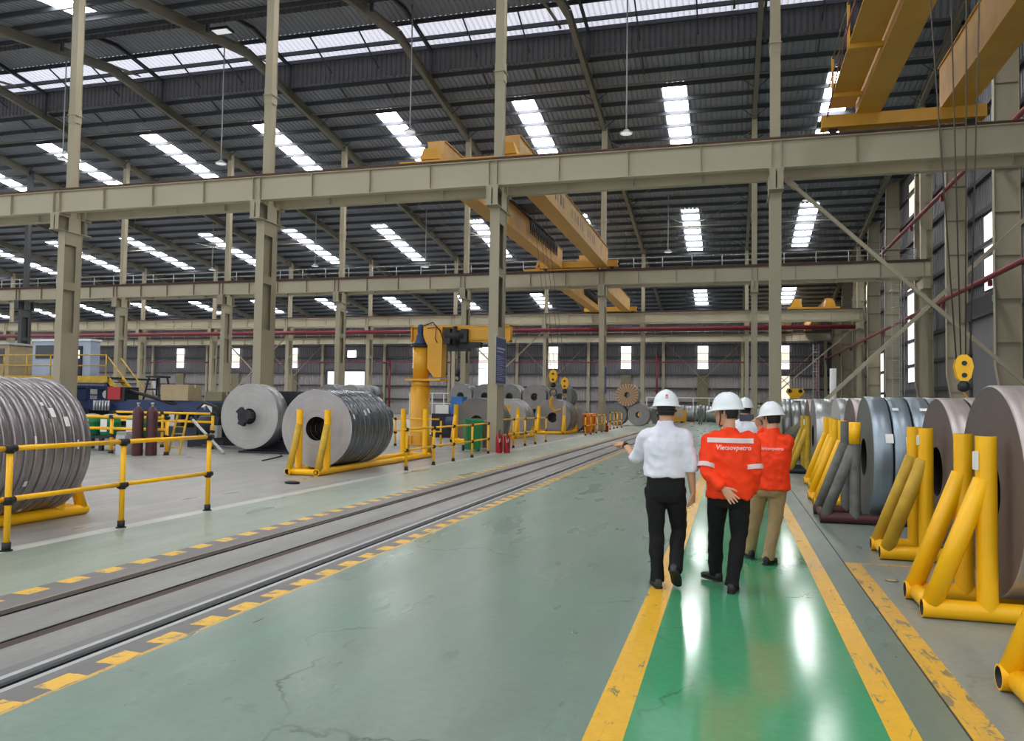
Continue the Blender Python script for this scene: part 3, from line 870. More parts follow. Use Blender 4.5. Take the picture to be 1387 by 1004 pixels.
hook_block('small far yellow hook block with two black discs, above the distant coils at right', (5.9, 80.0, 2.0), 1.7, [(-0.3, 0, -0.3, 0), (0.3, 0, 0.5, 0)], 'wide', 10.4)
tH = hook_block('yellow hook block carrying a C-shaped coil hook by a ring', (-8.95, 40.4, 2.5), 0.72, [(-0.1, 0, -0.45, -3), (0.1, 0, -0.2, -3)])
hook_block('smaller yellow hook block to the right of the C-shaped coil hook', (-8.33, 40.4, 2.2), 0.64, [(-0.1, 0, -0.7, -3), (0.1, 0, -0.5, -3)])
t = thing('coil_hook', 'yellow C-shaped coil lifting hook hanging by a round chain ring', 'hook', (-8.95, 40.4, 1.24))
M().tube([(0.18 * cos(a), 0, 0.98 + 0.2 * sin(a)) for a in [2 * pi * k / 20 for k in range(21)]], 0.03, 8).build('ring', 'dark', t)
M().tube([(0, 0, 0.8), (-0.1, 0, 0.55), (-0.1, 0, 0.3), (0.0, 0, 0.1), (0.1, 0, 0.0), (0.42, 0, 0.1)], [0.08, 0.1, 0.09, 0.08, 0.07, 0.06], 8).build('hook_arm', 'crane', t)
t = thing('strap', 'grey lifting strap hanging under the smaller hook block', 'strap', (-8.33, 40.4, 1.0))
M().box(-0.06, 0.06, -0.015, 0.015, 0.05, 0.82).build('webbing', 'grey', t)
M().tube([(0.06 * cos(a), 0, 0.88 + 0.07 * sin(a)) for a in [2 * pi * k / 14 for k in range(15)]], 0.018, 6).build('shackle', 'dark', t)

# ================================================================== pendant lamps on long drop rods
def pendant(label, x, y, zb, zt, s=1.0):
    t = thing('pendant_lamp', label, 'lamp', (x, y, zb), 0, 'pendant lamps on long rods')
    M().cyl((0, 0, 0.12), (0, 0, zt - zb), 0.035 * s, n=8).build('drop_rod', 'grey', t)
    M().lathe([(0.0, 0.2 * s), (0.1 * s, 0.19 * s), (0.16 * s, 0.12 * s), (0.3 * s, 0.05 * s), (0.32 * s, 0.0), (0.0, 0.0)], 16).build('lamp_housing', 'grey', t)
    M().lathe([(0.0, -0.012), (0.27 * s, -0.012), (0.27 * s, 0.0)], 16).build('lamp_lens', 'lamp', t)
pn = [(-4.84, 37.25, 14.55, 22.2, 'above the right half of the nearest beam'), (-15.95, 37.25, 15.5, 22.2, 'above the middle of the nearest beam'),
      (-27.15, 37.25, 14.6, 22.2, 'between the two left columns of the nearest row'), (-37.95, 37.25, 15.6, 22.2, 'left of the leftmost near column'),
      (-4.6, 60.25, 13.2, 17.6, 'below the nearest beam at right, over the far handrail'), (5.21, 60.25, 16.6, 17.6, 'short rod at right, beside the bright roof strip'),
      (-24.2, 60.25, 12.7, 17.6, 'over the far handrail left of the middle column'), (-34.3, 60.25, 13.1, 17.6, 'over the far handrail right of the second near column'),
      (-44.5, 60.25, 13.1, 17.6, 'over the far handrail left of the second near column')]
for x, y, zb, zt, d in pn: pendant('grey pendant lamp ' + d, x, y, zb, zt)
t = thing('floodlight', 'square grey floodlight under the roof at top left', 'lamp', (-24.6, 33.5, 20.0))
M().box(-0.5, 0.5, -0.3, 0.3, 0, 0.12).build('housing', 'dark', t)
M().box(-0.42, 0.42, -0.24, 0.24, -0.012, 0.0).build('lens', 'lamp', t)
M().cyl((0, 0, 0.12), (0, 0, zr(33.2) - 20.3), 0.03, n=6).build('stem', 'grey', t)
# ================================================================== steel coils
def coil_mats(name, rgb_face, rgb_out, rough_out, metal_out, ringamp=0.25):
    f = NT(name + '_end')
    v = f.coord()
    sp = f.n('ShaderNodeSeparateXYZ'); f.l(v, sp.inputs[0])
    rr = f.math('SQRT', f.math('ADD', f.math('POWER', sp.outputs[0], 2.0), f.math('POWER', sp.outputs[2], 2.0)))
    cb = f.n('ShaderNodeCombineXYZ'); f.l(rr, cb.inputs[0])
    n1 = f.noise(cb.outputs[0], 26, 6, 0.75)
    n2 = f.noise(cb.outputs[0], 150, 3, 0.7)
    n3 = f.noise(v, 1.6, 4)
    fac = f.ramp(f.math('ADD', f.math('MULTIPLY', n1, 0.6), f.math('MULTIPLY', n2, 0.4)), [(0.35, BW(1 - ringamp)), (0.62, BW(1 + ringamp * 0.6))])
    c = f.mix(1.0, lin(rgb_face), fac, 'MULTIPLY')
    c = f.mix(1.0, c, f.ramp(n3, [(0.3, BW(0.86)), (0.7, BW(1.1))]), 'MULTIPLY')
    f.set(**{'Base Color': c, 'Roughness': 0.62, 'Metallic': 0.15})
    f.bump(f.math('ADD', n1, n2), 0.35, 0.01)
    o = NT(name + '_strip')
    v = o.coord((0.25, 9, 0.25))
    n = o.noise(v, 3.0, 6, 0.7)
    v2 = o.coord((1.2, 1.2, 1.2))
    c = o.mix(o.ramp(n, [(0.35, BW(0)), (0.7, BW(1))]), lin([a * 0.92 for a in rgb_out]), lin([min(255, a * 1.06) for a in rgb_out]))
    c = o.mix(1.0, c, o.ramp(o.noise(v2, 2.2, 5), [(0.3, BW(0.85)), (0.7, BW(1.12))]), 'MULTIPLY')
    o.set(**{'Base Color': c, 'Metallic': metal_out, 'Roughness': o.ramp(n, [(0.3, BW(max(0.05, rough_out - 0.08))), (0.7, BW(rough_out + 0.1))])})
    return f.m, o.m
CM = dict(
    brown=coil_mats('hot_rolled', (104, 92, 88), (186, 176, 174), 0.36, 0.45),
    grey=coil_mats('mid_grey', (168, 164, 164), (116, 122, 130), 0.26, 0.75),
    mauve=coil_mats('mauve_grey', (170, 158, 158), (158, 152, 155), 0.3, 0.75, 0.12),
    bluish=coil_mats('galvanised', (104, 106, 106), (150, 164, 176), 0.36, 0.6),
    silver=coil_mats('silver', (132, 132, 132), (176, 178, 180), 0.33, 0.7),
    plain=coil_mats('plain_grey', (150, 148, 148), (124, 126, 130), 0.34, 0.6),
    dull=coil_mats('dull_grey', (128, 128, 128), (112, 114, 118), 0.38, 0.5),
    pale=coil_mats('pale_grey', (178, 176, 174), (160, 162, 164), 0.32, 0.6),
)
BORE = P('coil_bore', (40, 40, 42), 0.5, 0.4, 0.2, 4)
MESHC = {}
def coil(label, loc, rz, R, L, n, kind, ri=0.27, z0=0.0, seed=0, stickers=(), group=None, seg=72, gap=0.01, straps=False, bed=0, cat='coil'):
    """steel coil: local axis along +Y from 0 to L, n slit strips; loc on the floor under the near face centre"""
    rr = random.Random(seed)
    if bed:   # resting on two base pipes at +-bed: keep the top height, lift and shrink
        top = 2 * R; rp = 0.075
        for _ in range(30):
            lift = sqrt((R + rp) ** 2 - bed ** 2) + rp - R
            R = (top - lift) / 2
        z0 = lift
    t = thing('steel_coil', label, cat, loc, rz, group)
    fm, om = CM[kind]
    c = (0, 0, R + z0)
    wv = L / n
    for k in range(n):
        y0, y1 = k * wv + gap / 2, (k + 1) * wv - gap / 2
        r = R - (rr.random() * 0.022 if n > 1 else 0); a = min(0.012, wv * 0.12)
        if n > 1 and k in (n - 1,): r = R
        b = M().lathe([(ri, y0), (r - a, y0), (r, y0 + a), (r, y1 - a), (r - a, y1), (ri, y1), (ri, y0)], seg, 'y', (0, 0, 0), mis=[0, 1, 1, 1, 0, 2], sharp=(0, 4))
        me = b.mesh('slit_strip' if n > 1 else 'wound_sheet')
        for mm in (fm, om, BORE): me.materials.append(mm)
        link('slit_strip' if n > 1 else 'wound_sheet', me, t, c)
    for (yf, ang, w, hgt) in stickers:   # paper labels on the outer face: fraction along axis, angle, width, arc height
        b = M(); da = hgt / R / 2
        for k in range(5):
            a = radians(ang) - da + 2 * da * k / 4
            for y in (yf * L - w / 2, yf * L + w / 2): b.v.append(((R + 0.004) * cos(a), y, (R + 0.004) * sin(a)))
        for k in range(4):
            b.f.append((2 * k, 2 * k + 1, 2 * k + 3, 2 * k + 2)); b.sm.append(True); b.mi.append(0)
        b.build('paper_label', 'label', t, c)
    if straps:
        for yf in (0.25, 0.75):
            M().lathe([(R + 0.001, yf * L - 0.02), (R + 0.005, yf * L - 0.02), (R + 0.005, yf * L + 0.02), (R + 0.001, yf * L + 0.02)], 48, 'y', c, smooth=False).build('strap_band', 'dark', t)
    return t
# ---- right row: axis along +X, near face towards the walkway  (rz = -90 deg turns +Y into +X)
RZ = -pi / 2
stk = lambda *a: a
coil('brown steel coil nearest at right edge, dull dark end face', (2.05, 7.38, 0), RZ, 0.915, 2.1, 8, 'brown', gap=0.02, bed=0.31, seed=1, stickers=[(0.12, 60, 0.12, 0.1), (0.3, 66, 0.1, 0.09)])
coil('second brown steel coil from the right edge, purplish pale top', (2.18, 9.72, 0), RZ, 0.885, 2.1, 8, 'brown', gap=0.02, bed=0.28, seed=2)
coil('bluish galvanised steel coil with white paper labels behind the grey wrapped stand', (1.86, 12.55, 0), RZ, 0.90, 2.1, 8, 'bluish', gap=0.022, bed=0.46, seed=3,
     stickers=[(0.1, 20, 0.1, 0.13), (0.22, 17, 0.1, 0.14), (0.16, 52, 0.08, 0.06), (0.33, 52, 0.1, 0.06), (0.44, 24, 0.13, 0.14), (0.58, 27, 0.1, 0.14), (0.62, 55, 0.1, 0.08)])
coil('small brown steel coil just left of the bluish labelled coil', (1.95, 14.6, 0), RZ, 0.90, 1.9, 5, 'brown', bed=0.46, seed=4)
coil('pale grey steel coil between the brown and the shiny silver ones', (2.05, 17.4, 0), RZ, 0.92, 1.9, 4, 'pale', bed=0.46, seed=5)
coil('shiny silver steel coil with a visible dark bore, behind the row of yellow stands', (1.95, 20.9, 0), RZ, 0.93, 1.3, 2, 'silver', bed=0.55, seed=6)
coil('dark brown steel coil edge behind the shiny silver coil', (2.0, 23.0, 0), RZ, 0.93, 1.8, 3, 'brown', seed=7)
coil('banded silver steel coil beside the head of the man with the phone', (1.55, 27.2, 0), RZ, 0.95, 2.6, 9, 'silver', seed=8, stickers=[(0.2, 75, 0.3, 0.2)])
# ---- left side: axis along +Y
coil('large banded grey steel coil at left edge behind the yellow guard rail', (-9.08, 7.05, 0), 0, 0.94, 1.62, 11, 'mauve', bed=0.45, seed=11, gap=0.022, z0=0.0,
     stickers=[(0.66, 30, 0.075, 0.13), (0.77, 22, 0.075, 0.13), (0.6, 38, 0.05, 0.05), (0.42, -26, 0.05, 0.07), (0.56, -56, 0.05, 0.06), (0.45, 8, 0.03, 0.1), (0.85, 3, 0.03, 0.12)])
coil('mid grey banded steel coil with dark bore in the yellow pipe cradle', (-9.0, 16.05, 0), 0, 0.945, 2.2, 10, 'grey', bed=0.345, seed=12, z0=0.0, gap=0.014,
     stickers=[(0.06, 18, 0.07, 0.11), (0.34, 24, 0.09, 0.13), (0.44, 27, 0.08, 0.12), (0.8, 60, 0.14, 0.08), (0.95, 50, 0.1, 0.16)])
coil('grey steel coil behind the green wheelie bin, partly hidden by the sign column', (-10.05, 30.9, 0), 0, 0.92, 1.7, 3, 'dull', bed=0.75, seed=13)
coil('pale ringed steel coil just right of the column with the blue sign', (-10.05, 35.4, 0), 0, 0.925, 1.6, 3, 'pale', bed=0.62, seed=14)
coil('grey steel coil with white stencil marks behind the C-shaped hook', (-9.3, 41.9, 0), 0, 0.945, 2.1, 1, 'plain', bed=0.7, seed=15)
# stencil marks: small white plates on that coil
tC3 = bpy.data.objects['steel_coil.012']
for k in range(12):
    for row in (0, 1):
        if row and k > 7: continue
        a = radians(34 - 7 * row)
        b = M(); R_ = 0.894
        for da in (-0.03, 0.03):
            for dy in (0.0, 0.05): b.v.append((R_ * cos(a + da), 0.35 + 0.09 * k + dy, R_ * sin(a + da) + 1.0))
        b.f.append((0, 1, 3, 2)); b.sm.append(False); b.mi.append(0)
        b.build('stencil_mark', 'label', tC3)
# pairs in the second layer: lower row on the floor and upper row resting in the gaps
far = []
def pile(rows, y, R, kinds, lab, gp, L=1.5):
    pass
low = [(-17.4, 0.82), (-15.7, 0.82), (-14.0, 0.82), (-12.3, 0.82)]
Yp = 45.7
Rl = 0.75
lowx = [-16.7, -15.15, -13.6, -12.05, -10.5, -8.95]
for i, x in enumerate(lowx):
    coil('grey coil in the lower layer of the coil stack, %s from the left' % ORD[i], (x, Yp, 0), 0, Rl, 1.6, 2, ('dull', 'plain')[i % 2], 0.22, seed=20 + i, straps=True, seg=40, group='lower layer of stacked coils')
upz = sqrt((2 * Rl) ** 2 - (1.55 / 2) ** 2)
nm = ['upper grey coil on the stack, left of the column with the blue sign', 'upper coil on the stack, just right of the blue sign column', 'upper coil on the stack, second right of the blue sign column',
      'upper glossy coil on the stack, behind the smaller hook block', 'upper glossy coil on the stack, last before the second row column']
for i in range(5):
    x = (lowx[i] + lowx[i + 1]) / 2
    coil(nm[i], (x, Yp + 0.05, 0), 0, Rl, 1.6, 2, ('plain', 'dull', 'silver', 'plain', 'dull')[i], 0.22, z0=upz, seed=30 + i, straps=True, seg=40, group='upper layer of stacked coils', stickers=[(0.2, 70, 0.25, 0.18)])
# paper-ended coil on two others
wrap = NT('wrapped_coil_end')
v = wrap.coord()
sp = wrap.n('ShaderNodeSeparateXYZ'); wrap.l(v, sp.inputs[0])
an = wrap.math('ARCTAN2', sp.outputs[0], sp.outputs[2])
f = wrap.math('ABSOLUTE', wrap.math('SINE', wrap.math('MULTIPLY', an, 11.0)))
wrap.set(**{'Base Color': wrap.mix(f, lin((112, 82, 66)), lin((196, 164, 132))), 'Roughness': 0.7})
CM['wrapped'] = (wrap.m, CM['pale'][1])
coil('coil lying on the floor under the paper-ended coil, left of the two', (-8.75, 62.3, 0), 0, 0.88, 1.7, 2, 'dull', 0.22, seed=41, seg=40)
coil('grey coil under the paper-ended coil, dark bore to the right of the column', (-6.95, 62.3, 0), 0, 0.88, 1.7, 2, 'plain', 0.25, seed=42, seg=40)
coil('coil with a brown pleated paper end on top of two grey coils', (-7.85, 62.2, 0), 0, 0.90, 1.7, 2, 'wrapped', 0.22, z0=1.52, seed=43, seg=48, straps=True)
coil('dull coil standing behind the short yellow fence near the white helmet', (-5.6, 65.6, 0), 0, 0.8, 1.5, 2, 'dull', 0.22, seed=44, seg=40)
# silver coils lying in a row far ahead, axis along X
for i in range(6):
    coil('far silver slit coil behind the grey worker, %s from the left' % ORD[i], (-5.6 + 1.05 * i, 84, 0), RZ, 0.85 - 0.02 * (i % 2), 0.95, 3, ('pale', 'silver')[i % 2], 0.25, seed=50 + i, seg=36, group='far row of silver coils')
for i in range(3):
    coil('far silver coil right of the orange jacket helmets, %s from the left' % ORD[i], (1.9 + 1.3 * i, 79, 0), RZ, 0.9, 1.2, 3, 'silver', 0.25, seed=60 + i, seg=36, group='far coils at right')
# dark coils behind the middle cradle
for i, (x, y, z0, k) in enumerate(((-22.2, 42.0, 0, 'dull'), (-23.64, 42.0, 0, 'dull'), (-20.76, 42.0, 0, 'plain'), (-22.92, 42.05, 1.2, 'dull'), (-21.48, 42.05, 1.2, 'plain'), (-28.0, 44.0, 0, 'plain'), (-32.5, 45.0, 0, 'dull'), (-30.3, 45.0, 0, 'pale'))):
    coil('dark coil beyond the middle cradle, %s' % ['in the lower middle of the heap', 'at the lower left of the heap', 'at the lower right of the heap', 'on top of the heap at left with open bore', 'on top of the heap at right',
         'standing alone left of the heap', 'behind the blue machine, left one', 'behind the blue machine, right one'][i], (x, y, 0), 0, 0.7 if i < 5 else 0.95, 3.2 if i < 5 else 2.0, 3, k, 0.25, z0=z0, seed=70 + i, seg=40)
# small coil lying flat near the yellow jib crane
# ================================================================== pipe cradles
def cradle(label, loc, rz, half, L=3.1, r=0.075, mats=('yellow', 'yellow', 'yellow'), up=1.42, far=True, knee=1.08, wrap=False):
    """pipe stand: local +X runs under the coil, feet at x=0; two triangles at y = +-half"""
    t = thing('coil_stand', label, 'stand', loc, rz)
    mb, mu, md = mats
    zc = r
    for s in (-1, 1):
        y = s * half
        M().pipe((0, y, zc), (L, y, zc), r, 16, mi=0, mi2=1).build('base_pipe', [mb, 'black'], t)
        for x0, sg in ((0.0, 1), (L, -1)) if far else ((0.0, 1),):
            ux = x0 + sg * 0.46
            M().pipe((ux, y, zc), (ux, y, up), r, 16, mi=0, mi2=1).build('upright', [mu, 'black'], t)
            M().cyl((x0 + sg * 0.07, y, zc + 0.03), (ux - sg * 0.02, y, knee), r * 0.98, n=16).build('brace_pipe', [md], t)
    for x in (0.09, L - 0.09) if far else (0.09,):
        M().cyl((x, -half, zc), (x, half, zc), r * 0.9, n=14).build('cross_pipe', mb, t)
    return t
YW = ('yellow', 'yellow', 'yellow')
c1 = cradle('yellow pipe coil stand in front of the nearest brown coil', (1.44, 7.2, 0), 0, 0.31)
M().box(0.375, 0.395, -0.36, -0.27, 1.16, 1.3).build('paper_label', 'label', c1)
c2 = cradle('yellow pipe coil stand in front of the second brown coil, dusty braces', (1.55, 9.65, 0), 0, 0.28, mats=('yellow', 'yellow', 'yellowd'))
M().box(0.375, 0.395, -0.32, -0.25, 1.24, 1.34).build('paper_label', 'label', c2)
c3 = cradle('coil stand wrapped in grey foam with a maroon base, in front of the bluish coil', (1.22, 12.5, 0), 0, 0.46, mats=('maroon', 'cloth_wrap', 'cloth_wrap'))
M().cyl((0.46, -0.46, 1.12), (0.46, -0.46, 1.425), 0.079, n=16).build('yellow_sleeve', 'yellow', c3)
cradle('yellow coil stand behind the grey wrapped one, right pair of the four uprights', (1.32, 14.55, 0), 0, 0.46)
cradle('yellow coil stand, left pair of the four uprights near the shiny coil', (1.5, 17.5, 0), 0, 0.46)
c6 = cradle('scuffed yellow coil stand on a grey base pipe beside the man with the phone', (1.35, 21.2, 0), 0, 0.55, mats=('dark', 'yellowd', 'yellowd'))
M().box(0.37, 0.39, -0.6, -0.5, 1.2, 1.34).build('paper_label', 'label', c6)
cradle('nearest yellow coil stand, cut off at the lower right corner', (1.5, 4.95, 0), 0, 0.3)
M().box(1.53, 1.63, 4.2, 4.66, 0.0, 0.02).build('floor_plate', 'yellow', None)
tag(bpy.data.objects['floor_plate'], 'flat yellow steel strip on the floor at the lower right corner', 'strip')
cradle('yellow pipe cradle with scuffed braces holding the mid grey coil', (-8.9, 15.28, 0), pi / 2, 0.345, L=6.7, mats=('yellow', 'yellow', 'yellowd'))
cradle('yellow pipe cradle under the large coil at the left edge', (-9.12, 9.12, 0), -pi / 2, 0.45, L=3.0)
cradle('yellow coil cradle behind the green wheelie bin', (-10.1, 30.2, 0), pi / 2, 0.75, L=3.4, r=0.09, up=1.55)
cradle('yellow coil cradle at the coil right of the sign column', (-10.05, 34.7, 0), pi / 2, 0.62, L=3.4, r=0.08)
cradle('yellow coil cradle under the coil with stencil marks', (-9.3, 41.2, 0), pi / 2, 0.7, L=4.0, r=0.09, up=1.5)
# ================================================================== people
from mathutils import noise as mnoise
V = Vector
SKIN = P('skin', (206, 156, 126), 0.5, 0, 0.06, 8)
HAIR = P('black_hair', (24, 22, 22), 0.55, 0, 0.2, 20)
def cloth(name, rgb, rough=0.8, fold=0.35):
    t = NT(name)
    v = t.coord()
    n = t.noise(t.coord((1, 1, 0.45)), 9, 4, 0.55, 0.8)
    t.set(**{'Base Color': t.mix(1.0, lin(rgb), t.ramp(t.noise(v, 6, 3), [(0.3, BW(0.93)), (0.7, BW(1.06))]), 'MULTIPLY'), 'Roughness': rough, 'Specular IOR Level': 0.25})
    t.bump(n, fold, 0.03)
    return t.m
C_WHITE = cloth('white_shirt', (226, 226, 238), 0.75, 0.22)
C_ORANGE = cloth('orange_jacket', (252, 66, 26), 0.7, 0.28)
C_BLACK = cloth('black_trousers', (26, 25, 28), 0.8, 0.3)
C_KHAKI = cloth('khaki_trousers', (172, 144, 108), 0.8, 0.4)
C_GREYW = cloth('grey_workwear', (120, 124, 128), 0.8, 0.3)
SHOE = P('dark_shoe', (44, 44, 48), 0.45, 0, 0.1, 8)
SHOEB = P('black_shoe', (22, 22, 24), 0.35, 0, 0.1, 8)
HELM = P('white_helmet', (232, 238, 242), 0.25, 0, 0.02, 4)
REFL = P('reflective_tape', (222, 204, 202), 0.4, 0, 0.04, 10)
PINK = P('pale_lettering', (250, 196, 190), 0.6, 0, 0.0)

def loft(b, secs, n=18, mi=0):
    """secs: (centre, right vec, fwd vec, rx, ry); smooth closed loft"""
    st = len(b.v)
    for c, r, f, rx, ry in secs:
        c, r, f = V(c), V(r), V(f)
        for k in range(n):
            a = 2 * pi * k / n
            ca, sa = cos(a), sin(a)
            e = 0.86
            b.v.append(tuple(c + r * rx * math.copysign(abs(ca) ** e, ca) + f * ry * math.copysign(abs(sa) ** e, sa)))
    for i in range(len(secs) - 1):
        for k in range(n):
            j = (k + 1) % n
            b.f.append((st + i * n + k, st + i * n + j, st + (i + 1) * n + j, st + (i + 1) * n + k)); b.sm.append(True); b.mi.append(mi)
    b.f.append(tuple(st + k for k in range(n - 1, -1, -1))); b.sm.append(True); b.mi.append(mi)
    e = st + (len(secs) - 1) * n
    b.f.append(tuple(e + k for k in range(n))); b.sm.append(True); b.mi.append(mi)
def limb(b, pts, rs, sub=5, n=14):
    """tapered smooth tube through joints, extra rings rounded at the joints"""
    P_, R_ = [], []
    pts = [V(p) for p in pts]
    for i in range(len(pts) - 1):
        for k in range(sub):
            u = k / sub
            P_.append(pts[i].lerp(pts[i + 1], u)); R_.append(rs[i] + (rs[i + 1] - rs[i]) * u)
    P_.append(pts[-1]); R_.append(rs[-1])
    for _ in range(2):
        P_ = [P_[0]] + [(P_[i - 1] + P_[i] * 2 + P_[i + 1]) / 4 for i in range(1, len(P_) - 1)] + [P_[-1]]
    b.tube(P_, R_, n)
def fuse(b, name, voxel, smooth=2, wr=0.0, seed=0, decim=None):
    me = b.mesh(name + '_raw')
    o = bpy.data.objects.new('tmp', me); COL.objects.link(o)
    md = o.modifiers.new('r', 'REMESH'); md.mode = 'VOXEL'; md.voxel_size = voxel; md.use_smooth_shade = True
    if smooth:
        ms_ = o.modifiers.new('s', 'SMOOTH'); ms_.factor = 0.5; ms_.iterations = smooth
    dg = bpy.context.evaluated_depsgraph_get(); dg.update()
    out = bpy.data.meshes.new_from_object(o.evaluated_get(dg))
    out.name = name
    bpy.data.objects.remove(o); bpy.data.meshes.remove(me)
    if wr > 0:
        out.calc_loop_triangles()
        ns = [v.normal.copy() for v in out.vertices]
        off = V((seed * 3.1, seed * 1.7, seed * 0.9))
        for v, nn in zip(out.vertices, ns):
            q = V((v.co.x * 9, v.co.y * 9, v.co.z * 5.5)) + off
            q2 = V((v.co.x * 22 + v.co.z * 9, v.co.y * 22, v.co.z * 14 - v.co.x * 8)) + off
            q3 = V((v.co.x * 8 + v.co.z * 7, v.co.y * 7, v.co.z * 5 - v.co.x * 6)) + off
            v.co += nn * (wr * 0.7 * mnoise.noise(q) + wr * 0.4 * mnoise.noise(q2) + wr * 0.9 * (0.35 - abs(mnoise.noise(q3))))
    out.polygons.foreach_set('use_smooth', [True] * len(out.polygons))
    return out
def hand(b, w, d, pn, side, s=1.0, curl=(0.2, 0.25, 0.3, 0.35), index=None, thumb=0.4):
    """w wrist point, d towards the fingers, pn palm-facing normal, side = +1 when the thumb is on the d x pn side"""
    w, d, pn = V(w), V(d).normalized(), V(pn).normalized()
    pn = (pn - d * pn.dot(d)).normalized(); u = d.cross(pn) * side     # towards the thumb
    L = 0.085 * s
    loft(b, [(w - d * 0.02, u, pn, 0.026 * s, 0.019 * s), (w + d * 0.01, u, pn, 0.029 * s, 0.018 * s), (w + d * L * 0.5, u, pn, 0.040 * s, 0.016 * s), (w + d * L, u, pn, 0.041 * s, 0.013 * s), (w + d * (L + 0.008), u, pn, 0.036 * s, 0.010 * s)], 14)
    lens = (0.072, 0.080, 0.074, 0.058)
    for k in range(4):
        off = (0.030 - 0.0205 * k) * s
        base = w + d * (L - 0.012) + u * off
        spread = u * (0.16 - 0.11 * k)
        dirv = (d + spread).normalized()
        c = curl[k] if index is None or k != 0 else index
        pts = [base]; a = 0
        for seg in (0.45, 0.3, 0.25):
            a += c
            q = (dirv * cos(a) + pn * sin(a))
            pts.append(pts[-1] + q * lens[k] * s * seg)
        b.tube(pts, [0.0095 * s, 0.0092 * s, 0.0085 * s, 0.0065 * s], 10)
        b.sphere(pts[-1], 0.0066 * s, 8, 6)
    tb = w + d * 0.022 * s + u * 0.024 * s
    t1 = tb + (u * 0.75 + d * 0.65 + pn * thumb * 0.5).normalized() * 0.042 * s
    t2 = t1 + (u * 0.35 + d * 0.9 + pn * thumb * 0.8).normalized() * 0.034 * s
    b.tube([tb - d * 0.01, t1, t2], [0.014 * s, 0.0115 * s, 0.0085 * s], 10); b.sphere(t2, 0.0086 * s, 8, 6)

